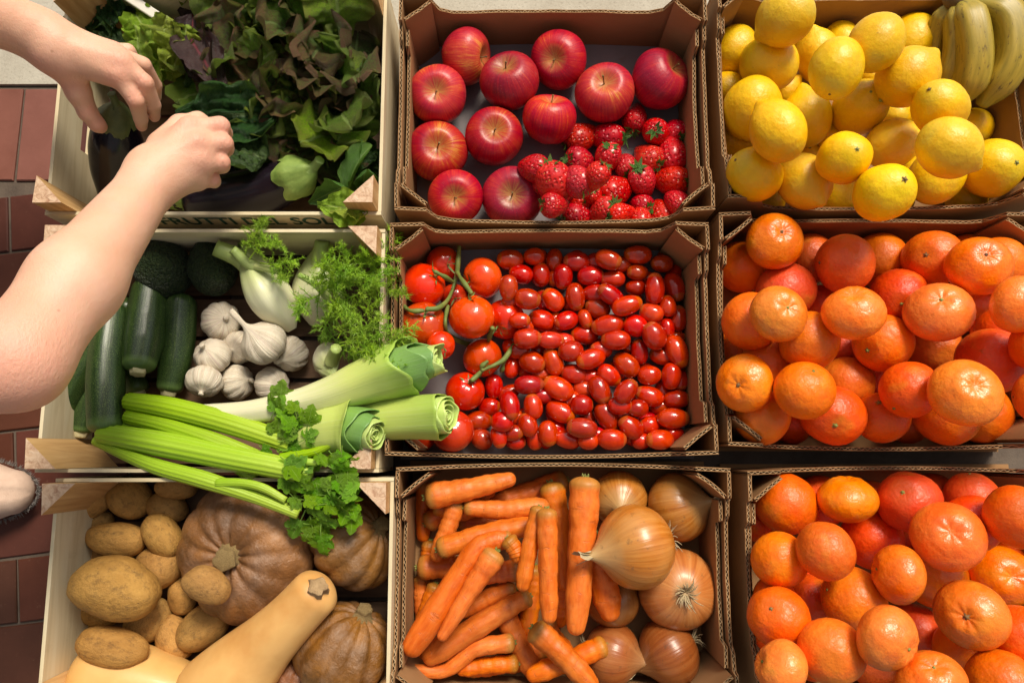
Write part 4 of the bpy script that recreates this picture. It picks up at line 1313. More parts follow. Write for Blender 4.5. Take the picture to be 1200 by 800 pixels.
def onion_mesh(seed, fl=.9, neck=.45, mt='onion'):
    w = wob(seed, .03, 1.5); m = 26
    prof = []
    for k in range(m + 1):
        th = PI * k / m
        rr = math.sin(th) if 0 < k < m else 0
        zz = fl * math.cos(th)
        if th < .55:
            s = (1 - th / .55)
            zz += neck * s ** 1.5
            rr = max(rr * (1 - .25 * s), .085 * (1 - .2 * s)) if k else .06
        if k == m: rr = 0
        if th > PI - .4: zz += .05 * ((th - PI + .4) / .4)
        prof.append((rr, zz))
    def md(r, z, p, t):
        g = 1 + w((math.cos(p) * r, math.sin(p) * r, z)) + .008 * math.cos(11 * p + seed)
        return r * g, z
    v, f, a = lathe(prof, 34, md)
    return mesh('onion', v, f, MAT[mt], True, a)
ONIONS = [onion_mesh(s, f, n) for s, f, n in ((71, .92, .42), (72, .84, .34), (73, .9, .5))]
SHADEDON = [onion_mesh(s, f, n, 'onion_shaded') for s, f, n in ((74, .92, .36), (75, .84, .34), (76, .9, .4))]
def tuft(n, L, r0, rad, seed, spread=.6, mat='straw_dry', wav=.25):
    mb = MB(); r = np.random.default_rng(seed)
    for k in range(n):
        a = r.uniform(0, 6.28); q = r.uniform(0, 1) ** .5 * rad; s = r.uniform(.3, 1) * spread; l = L * r.uniform(.5, 1.2)
        b = a + r.uniform(-.6, .6)
        p = [(q * math.cos(a), q * math.sin(a), 0), (q * math.cos(a) + s * .5 * l * math.cos(b), q * math.sin(a) + s * .5 * l * math.sin(b), l * .6), (q * math.cos(a) + s * l * math.cos(b + wav), q * math.sin(a) + s * l * math.sin(b + wav), l * r.uniform(.6, 1))]
        v, f, at_ = tube(smooth_path(p, 6), [r0, r0, r0 * .9, r0 * .8, r0 * .6, r0 * .3], 4, None, None); mb.add(v, f, at_)
    return mb.mesh('roots', MAT[mat])
ROOTS = tuft(46, .26, .016, .12, 3, 1.3)
def papers(seed):
    mb = MB(); r = np.random.default_rng(seed)
    for k in range(4):
        a = r.uniform(0, 6.28); l = r.uniform(.3, .5); b = r.uniform(.1, .45)
        v, at_ = [], []
        for i in range(5):
            t = i / 4
            for s in (-1, 0, 1):
                wdt = .09 * (1 + t) * (1 - .5 * t * t)
                rr = .06 + b * l * t * t; x, y = rr, s * wdt + .03 * math.sin(5 * t + k)
                v.append((x * math.cos(a) - y * math.sin(a), x * math.sin(a) + y * math.cos(a), l * t - .05 + .03 * abs(s))); at_.append((s, t, 0))
        f = [(i * 3 + s, i * 3 + s + 3, i * 3 + s + 4, i * 3 + s + 1) for i in range(4) for s in range(2)]
        mb.add(v, f, at_)
    return mb.mesh('neck_paper', MAT['straw_dry'])
PAPER = [papers(1), papers(2)]
# x, y, r, top direction
ON = [(770, 152, 90, .05, .35, 'onion behind the large one, touching the far wall'), (965, 178, 112, .85, -.2, 'glossy golden onion in the far right corner'), (745, 482, 92, .2, -.9, 'onion half covered by a thick carrot'),
      (745, 662, 98, .95, .2, 'brown onion beside the dark crowned carrot, near wall'), (932, 668, 110, -.85, .5, 'shade-darkened coppery onion in the near right corner'),
      (960, 446, 130, -.22, -.10, 'onion showing its root tuft by the right wall'), (822, 308, 134, -.86, .22, 'large pale onion lying on top, neck pointing left')]
for i, t in enumerate(ON):
    if i == 5:
        for j, c in enumerate(CA): carrot(c[0], c[1], c[2], c[3], j)
    px, py, r = CC[0] + t[0] / CC[2], CC[1] + t[1] / CC[2], t[2] / CC[2]
    C, R = cp.drop([(px, py, r * .9)], .16, top=.17)
    o = link('onion', (SHADEDON if i in (2, 3, 4) else ONIONS)[i % 3])
    d = view_dir(C[0], t[3], t[4])
    if 'root tuft' in t[5]: d = -view_dir(C[0], .22, .10)
    put(o, C[0], quat(d), r * mpp(C[0]) * (1.0 if i != 6 else 1.0))
    tag(o, t[5], 'onion', 'brown onions')
    k = link('roots', ROOTS, o); k.rotation_euler = (PI, 0, 0); k.location = (0, 0, -.82 if i % 3 == 1 else -.86)
    k = link('neck_paper', PAPER[i % 2], o); k.location = (0, 0, 1.2)

# ------------------------------------------------------------------ potatoes, pumpkins and butternut squash
CP_ = (0, 530, 2.553)
def potato_mesh(seed):
    w = wob(seed, .13, 1.3); w2 = wob(seed + 9, .03, 4)
    m = 18
    v, f, a = lathe([(0 if k in (0, m) else math.sin(PI * k / m) ** .9, math.cos(PI * k / m)) for k in range(m + 1)], 26)
    v = [np.array(p) * (1 + w(p) + w2(p)) for p in v]
    return mesh('potato', v, f, MAT['potato'], True, a)
POTS = [potato_mesh(s) for s in range(81, 87)]
def pumpkin(px, py, rpx, hz, ribs, dirv, look, seed, z, flat=.62, dimp=.30, stem=True, rd=.13):
    c = at(px, py, z); r = rpx * mpp(c)
    w = wob(seed, .05, 1.4); m = 26; n = 90
    def md(rr, k, p, t):
        th = PI * k / m
        g = 1 + w((math.cos(p), math.sin(p), math.cos(th) * 2))
        u = abs(math.sin(ribs * p / 2 + .25 * math.sin(3 * p + seed)))
        rib = (1 - rd) + rd * u ** .55
        s = math.sin(th)
        R = s * g * (rib * (.25 + .75 * s) + (1 - (.25 + .75 * s)))
        Z = flat * math.cos(th) - dimp * .5 * math.exp(-(th / .32) ** 2) + dimp * .4 * math.exp(-((PI - th) / .3) ** 2)
        return R, Z * (.93 + .07 * u)
    v, f, a = lathe([(0 if k in (0, m) else 1, k) for k in range(m + 1)], n, md)
    v[0] = (0, 0, flat - dimp * .5); v[-1] = (0, 0, -flat + dimp * .4)
    o = link('pumpkin', mesh('pumpkin', v, f, MAT['pumpkin'], True, a))
    put(o, c, quat(dirv, .3), r); tag(o, look, 'pumpkin', 'brown ribbed pumpkins')
    if stem:
        p = smooth_path([(0, 0, -.03), (.01, 0, .08), (.03, .02, .17)], 8)
        sv, sf, sa_ = tube(p, [.24, .19, .165, .155, .15, .15, .155, .15], 20, None, .25, lambda ph, t: 1 + .10 * math.cos(5 * ph) + .05 * math.cos(11 * ph + 3))
        s = link('stem', mesh('stem', sv, sf, MAT['corky'], True, sa_), o); s.location = (0, 0, flat - dimp * .5)
    return o
pumpkin(288, 645, 80, 0, 13, (-.16, -.06, .98), 'large ribbed brown pumpkin with a corky stem beside the potatoes', 3, .066, rd=.055)
pumpkin(417, 634, 57, 0, 12, (.75, .45, .45), 'dark ribbed pumpkin under the celery leaves, right side', 5, .060, .80, .2)
pumpkin(404, 762, 58, 0, 12, (.45, .85, .25), 'orange brown ribbed pumpkin with pale scars, near right', 8, .066, .95, .2)
pumpkin(352, 792, 40, 0, 11, (.2, .9, .3), 'brown pumpkin mostly hidden behind the butternut squash', 9, .045, .8, .2)
def butternut(pts, zs, rads, look, stem=True):
    P = [at(p[0], p[1], z) for p, z in zip(pts, zs)]
    n = 34
    path = smooth_path(P, n)
    rr = np.interp(np.linspace(0, 1, n), np.linspace(0, 1, len(rads)), rads)
    rr = np.convolve(np.pad(rr, 3, mode='edge'), np.ones(7) / 7, 'valid') * np.array([mpp(q) for q in path])
    c0 = path[n // 2].copy()
    v, f, a = tube(path - c0, rr, 36, .75, .9, lambda ph, t: 1 + .012 * math.sin(3 * ph + 4 * t) + .008 * math.cos(10 * ph), caps=8)
    o = link('butternut_squash', mesh('butternut_squash', v, f, MAT['butternut'], True, a)); o.location = c0
    tag(o, look, 'squash', 'butternut squashes')
    if stem:
        d = path[0] - path[2]; d /= np.linalg.norm(d); d = d * .55 + np.array([.0, .0, .75]); d /= np.linalg.norm(d)
        p = smooth_path([(0, 0, -.008), (0, 0, .003), (.001, 0, .007)], 6)
        sv, sf, sa_ = tube(p, [.0145, .0125, .011, .0105, .0105, .011], 16, None, .15, lambda ph, t: 1 + .16 * math.cos(5 * ph) + .06 * math.cos(9 * ph))
        s = link('stem', mesh('stem', sv, sf, MAT['corky'], True, sa_), o)
        s.rotation_mode = 'QUATERNION'; s.rotation_quaternion = quat(d, 0)
        s.location = tuple(path[0] - c0 + d * rr[0] * .86)
    return o
butternut([(368, 695), (335, 730), (300, 766), (258, 812)], [.118, .108, .092, .078], [29, 29.5, 32, 36, 45, 52], 'butternut squash lying neck up with a cut stem, near the pumpkins')
butternut([(118, 792), (160, 800), (205, 812), (260, 840)], [.062, .062, .060, .055], [44, 42, 36, 32], 'butternut squash under the lowest potato at the front', False)
PO = [(505, 165, 62, 50, 20), (530, 105, 62, 42, 0), (285, 215, 55, 45, 0), (478, 345, 72, 68, 0), (270, 300, 52, 42, 20), (245, 505, 48, 38, 30), (445, 500, 72, 62, -50), (528, 555, 70, 58, 70), (410, 440, 60, 50, 0),
      (300, 470, 60, 50, 0), (390, 137, 64, 56, 40), (545, 430, 55, 48, 80), (278, 145, 64, 48, -38), (350, 255, 90, 56, 6), (490, 250, 70, 54, 55), (620, 393, 74, 54, 18), (615, 518, 80, 60, -32),
      (345, 412, 134, 97, 10), (340, 580, 110, 62, 10)]
PL = ['dark potato behind, beside the large pumpkin', 'dark potato under the celery at the top', 'potato wedged beneath the two topmost ones', 'shaded potato in the middle of the pile', 'small potato against the left board',
      'little potato in the near left corner of the pile', 'shaded potato right of the largest one', 'dark potato beside the butternut squash', 'potato mostly hidden under the largest one', 'potato hidden below the largest one at the left',
      'round potato at the top, right of the corner one', 'small dark potato tucked left of another', 'smooth oval potato in the far left corner', 'long potato in the second row from the top', 'tilted oval potato touching the pumpkin',
      'oval potato in front of the pumpkin stem', 'lopsided potato above the butternut squash', 'very large potato, the biggest of the pile', 'long potato resting on a butternut squash']
pp = Pile(.010)
for i, x, y, r in ((0, 288, 645, 66), (1, 155, 800, 40), (2, 190, 812, 36), (3, 118, 795, 40)):
    c = at(x, y, .062); pp.solid(c, r * mpp(c))
c = at(330, 735, .108); pp.solid(c, 30 * mpp(c)); c = at(300, 766, .092); pp.solid(c, 36 * mpp(c))
for i, t in enumerate(PO):
    px, py = CP_[0] + t[0] / CP_[2], CP_[1] + t[1] / CP_[2]
    a_, b_ = t[2] / CP_[2], t[3] / CP_[2]; an = math.radians(t[4]); e = max(a_ - b_, 0)
    C, R = pp.drop([(px - e * math.cos(an), py - e * math.sin(an), b_ * .92), (px + e * math.cos(an), py + e * math.sin(an), b_ * .92)], .2, top=.17)
    c = C.mean(0); d = C[1] - C[0]
    if np.linalg.norm(d) < .002: d = np.array([1, .3, 0])
    o = link('potato', POTS[i % 6])
    s = b_ * mpp(c)
    put(o, c, quat(d), (s * .98, s * .98, a_ * mpp(c)))
    tag(o, PL[i], 'potato', 'potatoes in the lower left crate')

# ------------------------------------------------------------------ courgettes, avocados, garlic
C2 = (0, 240, 2.5)
def courgette(pts, zs, rads, look, seed, stemend=1):
    P = [at(C2[0] + p[0] / C2[2], C2[1] + p[1] / C2[2], z) for p, z in zip(pts, zs)]
    n = 22; path = smooth_path(P, n)
    rr = np.interp(np.linspace(0, 1, n), np.linspace(0, 1, len(rads)), rads) / C2[2] * np.array([mpp(q) for q in path])
    c0 = path[n // 2].copy()
    v, f, a = tube(path - c0, rr, 40, .7, .5, lambda ph, t: 1 + .022 * math.cos(6 * ph + seed) + .012 * math.cos(3 * ph + t * 3), caps=6)
    o = link('courgette', mesh('courgette', v, f, MAT['courgette'], True, a)); o.location = c0
    tag(o, look, 'courgette', 'courgettes in the middle left crate')
    d = path[-1] - path[-3]; d /= np.linalg.norm(d)
    p = smooth_path([(0, 0, -.006), (0, 0, .002), (0, 0, .0045)], 5)
    sv, sf, sa_ = tube(p, [.0115, .0105, .0095, .0092, .0088], 14, None, .18, lambda ph, t: 1 + .10 * math.cos(5 * ph))
    s = link('cut_stem', mesh('cut_stem', sv, sf, MAT['cut_pale'], True, sa_), o)
    s.rotation_mode = 'QUATERNION'; s.rotation_quaternion = quat(d, 0); s.location = tuple(path[-1] - c0 + d * rr[-1] * .45)
courgette([(530, 290), (520, 420), (498, 535)], [.050, .052, .055], [44, 47, 46, 36], 'courgette right of the pale cut stem one', 1)
courgette([(375, 300), (350, 400), (400, 540)], [.030, .030, .032], [40, 44, 36], 'dark courgette deep behind two others', 2)
courgette([(285, 420), (228, 500), (185, 582)], [.060, .060, .060], [38, 46, 40], 'courgette by the left board, tip down', 3)
courgette([(285, 500), (255, 580), (238, 655)], [.045, .045, .045], [36, 38, 32], 'short courgette half hidden below the front one', 4)
courgette([(440, 250), (425, 370), (408, 468)], [.060, .072, .086], [50, 58, 57, 46], 'courgette with a pale round cut stem end', 5)
courgette([(330, 320), (312, 480), (310, 645)], [.080, .092, .102], [46, 51, 52, 48], 'long dark courgette lying foremost', 6)
def avocado(px, py, rpx, z, dirv, look, seed):
    c = at(px, py, z); r = rpx * mpp(c)
    w = wob(seed, .04, 1.6); w2 = wob(seed + 1, .028, 11, 9); m = 30
    v, f, a = lathe([(0 if k in (0, m) else math.sin(PI * k / m) * (1 - .24 * max(0, math.cos(PI * k / m)) ** 1.3), 1.22 * math.cos(PI * k / m)) for k in range(m + 1)], 44)
    v = [np.array(p) * (1 + w(p) + w2(p)) for p in v]
    o = link('avocado', mesh('avocado', v, f, MAT['avocado'], True, a))
    put(o, c, quat(dirv), r); tag(o, look, 'avocado', 'dark green avocados')
    s = link('stem_button', BUTTONB, o); s.location = (0, 0, 1.22)
avocado(190, 313, 31, .062, (-.25, .75, .25), 'rounded bumpy avocado beside the arm', 1)
avocado(249, 313, 28, .056, (-.2, .85, .35), 'bumpy avocado nearer the fennel', 2)
C3 = (220, 250, 2.285)
def garlic_mesh(seed, lobes=9, neck=.9, bend=.35):
    m = 28; r = np.random.default_rng(seed); ph0 = r.uniform(0, 6)
    def md(rr, k, p, t):
        if k <= 16:                       # neck down to the shoulder
            s = k / 16
            R = .13 + .05 * math.sin(s * 9) * .3 + (.0 if s < .5 else ((s - .5) / .5) ** 2.2 * .50); Z = .62 + neck * (1 - s) ** 1.0
        else:
            th = .62 + (PI - .62) * (k - 16) / (m - 16)
            R = math.sin(th) * 1.0 + (.05 if k < 18 else 0); Z = .80 * math.cos(th) - .03
        g = abs(math.cos(lobes * p / 2 + ph0 + .3 * math.sin(2 * p)))
        R *= 1 - (.0 if k < 12 else .10 * (1 - g ** .6))
        return R, Z
    v, f, a = lathe([(0 if k == m else 1, k) for k in range(m + 1)], 54, md)
    w = wob(seed, .06, 1.5)
    out = []
    v[-1] = (0, 0, -.83)
    for p in v:
        p = np.array(p) * (1 + w(p))
        if p[2] > .5: p[0] += bend * (p[2] - .5) ** 2
        out.append(p)
    b = len(out); out.append((out[0][0] * 0 + np.mean([q[0] for q in out[:54]]), 0, .62 + neck)); a.append((0, 0, 0))
    f += [(b, k, (k + 1) % 54) for k in range(54)]
    return mesh('garlic_bulb', out, f, MAT['garlic'], True, a)
GAR = [garlic_mesh(s, l, n, b) for s, l, n, b in ((91, 9, .35, .3), (92, 8, 1.25, .35), (93, 10, .5, .5))]
GA = [(135, 358, 46, 0, -.5, .3, 'garlic bulb behind the one with a long neck'), (90, 288, 55, 0, .25, -.15, 'garlic bulb nearest the avocado, top of the heap'), (275, 374, 53, 2, -.5, .5, 'garlic bulb at the right of the heap, by the fennel'),
      (65, 382, 52, 2, -.5, -.6, 'garlic bulb at the left with roots up'), (225, 458, 50, 0, .7, .1, 'garlic bulb touching the white leek shaft'), (132, 452, 50, 2, .75, -.2, 'garlic bulb with torn papery skin, front row'),
      (45, 450, 50, 0, -.25, .75, 'purple tinged garlic bulb at the front left, neck down'), (203, 345, 62, 1, -.68, -.62, 'garlic bulb with a long dry neck lying on top')]
gp = Pile(.010)
for i, t in enumerate(GA):
    px, py, r = C3[0] + t[0] / C3[2], C3[1] + t[1] / C3[2], t[2] / C3[2]
    C, R = gp.drop([(px, py, r * .9)], .16, top=.16)
    C = C + np.array([0, 0, 0])
    o = link('garlic_bulb', GAR[t[3]]); put(o, C[0], quat(view_dir(C[0], t[4], t[5])), r * mpp(C[0]) * .98)
    tag(o, t[6], 'garlic', 'garlic bulbs')
    k = link('roots', ROOTS, o); k.rotation_euler = (PI, 0, 0); k.location = (0, 0, -.80); k.scale = (.8,) * 3

# ------------------------------------------------------------------ fennel
def needle(mb, p, d, L, r, rr):
    d = d / np.linalg.norm(d); s = np.cross(d, rr.normal(size=3)); s /= np.linalg.norm(s); u = np.cross(d, s)
    q = p + d * L
    v = [p + s * r, p - s * .5 * r + u * .87 * r, p - s * .5 * r - u * .87 * r, q]
    mb.add(v, [(0, 1, 3), (1, 2, 3), (2, 0, 3)])
def frond_mesh(seed, L=.075):
    mb = MB(); r = np.random.default_rng(seed)
    path = smooth_path([(0, 0, 0), (r.uniform(-.01, .01), r.uniform(-.01, .01), L * .5), (r.uniform(-.02, .02), r.uniform(-.02, .02), L)], 14)
    v, f, a = tube(path, np.linspace(.0013, .0005, 14), 5, None, None); mb.add(v, f, a)
    for i in range(3, 14):
        for k in range(3):
            an = r.uniform(0, 6.28); d = np.array([math.cos(an), math.sin(an), r.uniform(.3, 1.1)]); d /= np.linalg.norm(d)
            l = L * .34 * (1.1 - .6 * i / 14) * r.uniform(.7, 1.2)
            sp = smooth_path([path[i], path[i] + d * l * .5 + r.normal(0, .001, 3), path[i] + d * l + np.array([0, 0, -.002])], 7)
            v, f, a = tube(sp, np.linspace(.0007, .0003, 7), 3, None, None); mb.add(v, f, a)
            for j in range(1, 7):
                for _ in range(4):
                    dd = d * .8 + r.normal(0, .75, 3)
                    needle(mb, sp[j], dd, r.uniform(.004, .010), .00045, r)
    return mb.mesh('frond', MAT['fennelfrond'], False)
FROND = [frond_mesh(s) for s in (1, 2, 3)]
def fennel_bulb(px, py, rpx, z, dirv, look, seed, stalks, fronds, sq=.68, L=1.25):
    c = at(px, py, z); r = rpx * mpp(c)
    root = empty('fennel_bulb', c); tag(root, look, 'fennel', 'fennel bulbs with fronds')
    q = quat(dirv, .6 + seed)
    # overlapping fleshy sheaths
    for k in range(3):
        m = 22
        sc = 1 - .09 * k; tw = k * 1.3 + seed
        def md(rr, kk, p, t):
            R = sc * math.sin(PI * (.06 + .90 * t)) ** .8 * (1 + .05 * math.cos(8 * p + tw) * (1 - t)) * (1 - .32 * (1 - t) ** 2)
            Z = L * (1 - 2 * t) * (1 - .0 * k) + .16 * k * (1 - t) + .12 * math.cos(p + tw) * (1 - t) ** 2
            return R * (1 + .10 * math.cos(p + tw)), Z
        v, f, a = lathe([(1, j) for j in range(m + 1)], 40, md)
        v = [(p[0], p[1] * sq, p[2]) for p in v]
        s = link('bulb_sheath', mesh('bulb_sheath', v, f, MAT['fennel'], True, a), root)
        s.rotation_mode = 'QUATERNION'; s.rotation_quaternion = q; s.scale = (r, r, r)
    for (pts, zs, rp) in stalks:
        P = smooth_path([at(p[0], p[1], zz) for p, zz in zip(pts, zs)], 12) - c
        rr = np.linspace(rp[0], rp[1], 12) * mpp(c)
        v, f, a = tube(P, rr, 18, None, 0, lambda ph, t: 1 + .05 * math.cos(9 * ph))
        link('stalk', mesh('stalk', v, f, MAT['fennelstalk'], True, a), root)
    r_ = random.Random(seed)
    for (x, y, zz, dx, dy, dz, s) in fronds:
        o = link('frond', FROND[r_.randrange(3)], root)
        put(o, at(x, y, zz) - c, quat((dx, dy, dz)), s)
fr1 = [(286, 300, .105, .3, .6, .6, .75), (292, 304, .11, .8, .3, .5, .8), (305, 308, .11, .7, -.2, .5, .7), (318, 318, .105, .6, -.5, .5, .6), (300, 296, .10, .1, .9, .4, .6)]
fennel_bulb(316, 342, 41, .060, (-.32, .55, .20), 'white fennel bulb with two cut green stalks beside the avocados', 1,
            [([(298, 318), (280, 302), (252, 290)], [.070, .085, .098], [12, 9]), ([(312, 320), (290, 308), (272, 292)], [.085, .100, .112], [8, 5]), ([(300, 312), (315, 316), (322, 319)], [.10, .107, .11], [4, 3])], fr1)
fr2 = []
r_ = random.Random(5)
for k in range(20):
    x = r_.uniform(365, 440); y = r_.uniform(318, 385)
    fr2.append((x, y, r_.uniform(.075, .115), r_.uniform(-.5, .9), r_.uniform(-.6, .9), r_.uniform(.15, .7), r_.uniform(.55, .95)))
for k in range(8):
    fr2.append((r_.uniform(395, 440), r_.uniform(398, 425), .13 + r_.uniform(-.005, .01), r_.uniform(-.3, .9), r_.uniform(-.6, .6), r_.uniform(.1, .4), r_.uniform(.5, .8)))
for k in range(5):
    fr2.append((r_.uniform(420, 445), r_.uniform(312, 370), .115, r_.uniform(.2, .8), r_.uniform(-.4, .8), .4, r_.uniform(.5, .7)))
fennel_bulb(372, 340, 34, .048, (.1, .8, .3), 'shaded fennel bulb under the bright feathery fronds', 2,
            [([(372, 318), (376, 296), (378, 282)], [.060, .075, .085], [10, 8]), ([(390, 330), (398, 345), (402, 360)], [.075, .09, .10], [6, 4]), ([(385, 350), (372, 335), (350, 322)], [.08, .095, .10], [5, 3])], fr2)
fennel_bulb(382, 422, 21, .070, (.35, -.5, .5), 'small fennel bulb above the leeks, partly under fronds', 3,
            [([(388, 424), (391, 416), (394, 408)], [.09, .10, .115], [8, 6])], [(398, 402, .125, .5, .2, .5, .6), (404, 410, .125, .8, -.2, .4, .6), (396, 396, .12, .2, .8, .4, .5)])

# ------------------------------------------------------------------ leeks
def sheath(root, name, path, rr, t0, t1, mat, seed, flare=0.0, jag=.03, th=.0011, openf=0.0, split=None):
    """an open rolled leaf of a leek: a thick-walled tube with an uneven cut"""
    n, m = 34, 28; r = np.random.default_rng(seed); ph0 = r.uniform(0, 6.28)
    P = np.array(path); N = len(P)
    T = np.gradient(P, axis=0); T /= np.linalg.norm(T, axis=1)[:, None]
    u = np.array([0, 0, 1.0])
    v, f, a = [], [], []
    for layer in (0, 1):
        for i in range(m + 1):
            for j in range(n):
                ph = 2 * PI * j / n
                te = t1 + jag * (math.sin(ph * 2 + ph0) * .6 + math.sin(ph * 5 + ph0 * 2) * .25)
                t = t0 + (te - t0) * i / m
                s = min(max(t, 0), 1) * (N - 1); k = min(int(s), N - 2); q = P[k] * (1 - (s - k)) + P[k + 1] * (s - k) + (T[-1] * max(0, t - 1) * np.linalg.norm(P[-1] - P[0]))
                tt = T[k]; uu = u - tt * np.dot(u, tt); uu /= np.linalg.norm(uu); w = np.cross(tt, uu)
                R = np.interp(t, np.linspace(0, 1, len(rr)), rr) * (1 + flare * max(0, (i / m - .55) / .45) ** 2 * (1 + .6 * math.cos(ph * 3 + ph0))) - layer * th
                R *= 1 + .02 * math.cos(7 * ph + ph0)
                v.append(q + R * (math.cos(ph) * uu + math.sin(ph) * w)); a.append((math.cos(ph), math.sin(ph), t))
    B = (m + 1) * n
    for i in range(m):
        for j in range(n):
            k = (j + 1) % n
            f.append((i * n + j, i * n + k, (i + 1) * n + k, (i + 1) * n + j))
            f.append((B + i * n + j, B + (i + 1) * n + j, B + (i + 1) * n + k, B + i * n + k))
    for j in range(n):
        k = (j + 1) % n
        f.append((m * n + j, m * n + k, B + m * n + k, B + m * n + j))
    return link(name, mesh(name, v, f, mat, True, a), root)
def leek(pts, zs, rads, look, ends, seed):
    P = [at(p[0], p[1], z) for p, z in zip(pts, zs)]
    path = smooth_path(P, 30); c0 = path[15].copy()
    root = empty('leek', c0); tag(root, look, 'leek', 'leeks laid across the crates')
    rr = np.array(rads) * mpp(path[15])
    for k, (t0, t1, sc, fl, mt, jag) in enumerate(ends):
        sheath(root, 'leaf_sheath', path - c0, rr * sc, t0, t1, MAT[mt], seed * 10 + k, fl, jag)
    return root
inner = lambda a, b: [(a, b - (.0, .05, .015, .06, .02, .04)[k], (.76, .62, .54, .40, .29, .16)[k], .0, 'leekpale', (.03, .045, .02, .04, .02, .02)[k]) for k in range(6)]
leek([(236, 486), (300, 482), (380, 464), (440, 442), (478, 430), (516, 420)], [.105, .118, .128, .136, .142, .150], [12.5, 14, 17, 25, 29, 27, 22],
     'long leek with a white shaft ending in green leaves over the tomatoes',
     [(0.0, .80, 1.0, .26, 'leek', .08), (.5, .90, .92, .16, 'leekdark', .09), (.6, .965, .80, .0, 'leekdark', .03), (.6, .955, .66, 0, 'leekpale', .02)] + inner(.7, 1.0), 1)
leek([(360, 508), (398, 502), (420, 504), (442, 510)], [.118, .128, .136, .150], [24, 28, 29, 26, 22],
     'short leek end facing the camera above the celery leaves',
     [(0.0, .62, 1.05, .25, 'leekgreen', .12), (.1, .80, .98, .12, 'leekdark', .10), (.2, .93, .88, .0, 'leekdark', .05)] + inner(.4, 1.0), 2)
leek([(400, 498), (440, 492), (490, 488), (528, 486)], [.098, .112, .128, .144], [20, 23, 25, 25, 23],
     'leek with a pale green cut end, rightmost over the tomato box',
     [(0.0, .93, 1.0, .12, 'leekgreen', .05), (.3, .97, .88, .04, 'leekpale', .03)] + inner(.5, 1.0), 3)

# ------------------------------------------------------------------ celery
cel = empty('celery_bunch', at(260, 545, .13)); tag(cel, 'bright green celery bunch with leaves lying across the crate edge', 'celery')
cb = np.array(cel.location)
def stalk(pts, zs, rads, seed, rib=.05, squash=.72, cut=True):
    P = smooth_path([at(p[0], p[1], z) for p, z in zip(pts, zs)], 26)
    rr = np.interp(np.linspace(0, 1, 26), np.linspace(0, 1, len(rads)), rads) * mpp(P[13])
    def md(ph, t):                      # crescent section with ribs on the outer side
        o = 1 + rib * math.cos(13 * ph) * (1 if math.cos(ph) > -.3 else 0)
        return o * (1 - .55 * max(0, -math.cos(ph)) ** 1.5)
    v, f, a = tube(P - cb, rr, 52, .3, 0 if cut else .6, md)
    return link('stalk', mesh('stalk', v, f, [MAT['celery']], True, a), cel)
stalk([(150, 470), (200, 478), (270, 496), (342, 520)], [.100, .112, .122, .130], [10, 12.5, 12.5, 11], 1)
stalk([(150, 488), (200, 500), (260, 520), (325, 546)], [.098, .112, .124, .130], [9, 10.5, 10, 8.5], 2)
stalk([(120, 508), (190, 520), (280, 538), (322, 546), (366, 556)], [.105, .122, .134, .138, .142], [12, 14.5, 13.5, 13, 11], 3)
stalk([(112, 516), (180, 545), (240, 562), (300, 582), (350, 602)], [.100, .122, .134, .138, .140], [6, 9, 10, 7.5, 6], 4)
stalk([(255, 566), (285, 566), (310, 572), (335, 586)], [.140, .145, .147, .146], [6, 5, 5, 4], 5)
stalk([(322, 543), (345, 540), (372, 542)], [.142, .150, .152], [5, 4.5, 4], 6)
stalk([(140, 496), (190, 508), (250, 528), (300, 560)], [.088, .100, .112, .118], [9, 10, 9, 8], 7)
stalk([(330, 536), (372, 528), (398, 512)], [.135, .142, .150], [6, 5, 4], 8)
def celery_leaf(seed):
    """three lobed toothed leaflet; pos.x across, pos.y along"""
    mb = MB(); r = np.random.default_rng(seed)
    for ang, L, off in ((0, 1.0, 0.0), (.75, .75, .0), (-.75, .75, .0), (1.5, .5, 0), (-1.5, .5, 0)):
        n = 10; v, at_ = [], []
        w = wob(seed + 20 + int(ang * 10), .12, 3)
        for i in range(n + 1):
            t = i / n
            wd = .36 * L * math.sin(PI * (.05 + .95 * t) ** 1.25) * (1 - .42 * (i % 2)) + .015
            for s in (-1, -.5, 0, .5, 1):
                x, y = s * wd, L * t + (.06 * L * (i % 2) * abs(s))
                z = .16 * abs(s) * wd + .85 * w((x * 2.5, y * 2.5, seed)) * t - .22 * t * t * L
                X, Y = x * math.cos(ang) + y * math.sin(ang), -x * math.sin(ang) + y * math.cos(ang)
                v.append((X, Y, z)); at_.append((s, t, 0))
        f = [(i * 5 + s, i * 5 + s + 1, i * 5 + s + 6, i * 5 + s + 5) for i in range(n) for s in range(4)]
        mb.add(v, f, at_)
    v, f, a = tube(smooth_path([(0, -.5, -.12), (0, -.2, -.02), (0, .05, .0)], 6), [.035, .03, .03, .025, .02, .02], 5, None, None); mb.add(v, f, [(0, .3, 0)] * len(v))
    return mb.mesh('leaflet', MAT['celeryleaf'])
CLEAF = [celery_leaf(s) for s in (1, 2, 3, 4)]
def lay_leaf(me, parent, base, px, py, z, ang, tilt, s, roll=0.0, name='leaflet'):
    """leaf lying at a point: ang = image direction of the tip (degrees, 0 right, 90 up)"""
    o = link(name, me, parent)
    c = at(px, py, z)
    a = math.radians(ang)
    d = Vector((math.cos(a) * math.cos(tilt), math.sin(a) * math.cos(tilt), math.sin(tilt)))
    side = d.cross(Vector((0, 0, 1))); side.normalize(); up = side.cross(d)
    R = Matrix((side, d, up)).transposed().to_quaternion() @ Quaternion((0, 1, 0), roll)
    put(o, c - base, R, s)
    return o
r_ = random.Random(12)
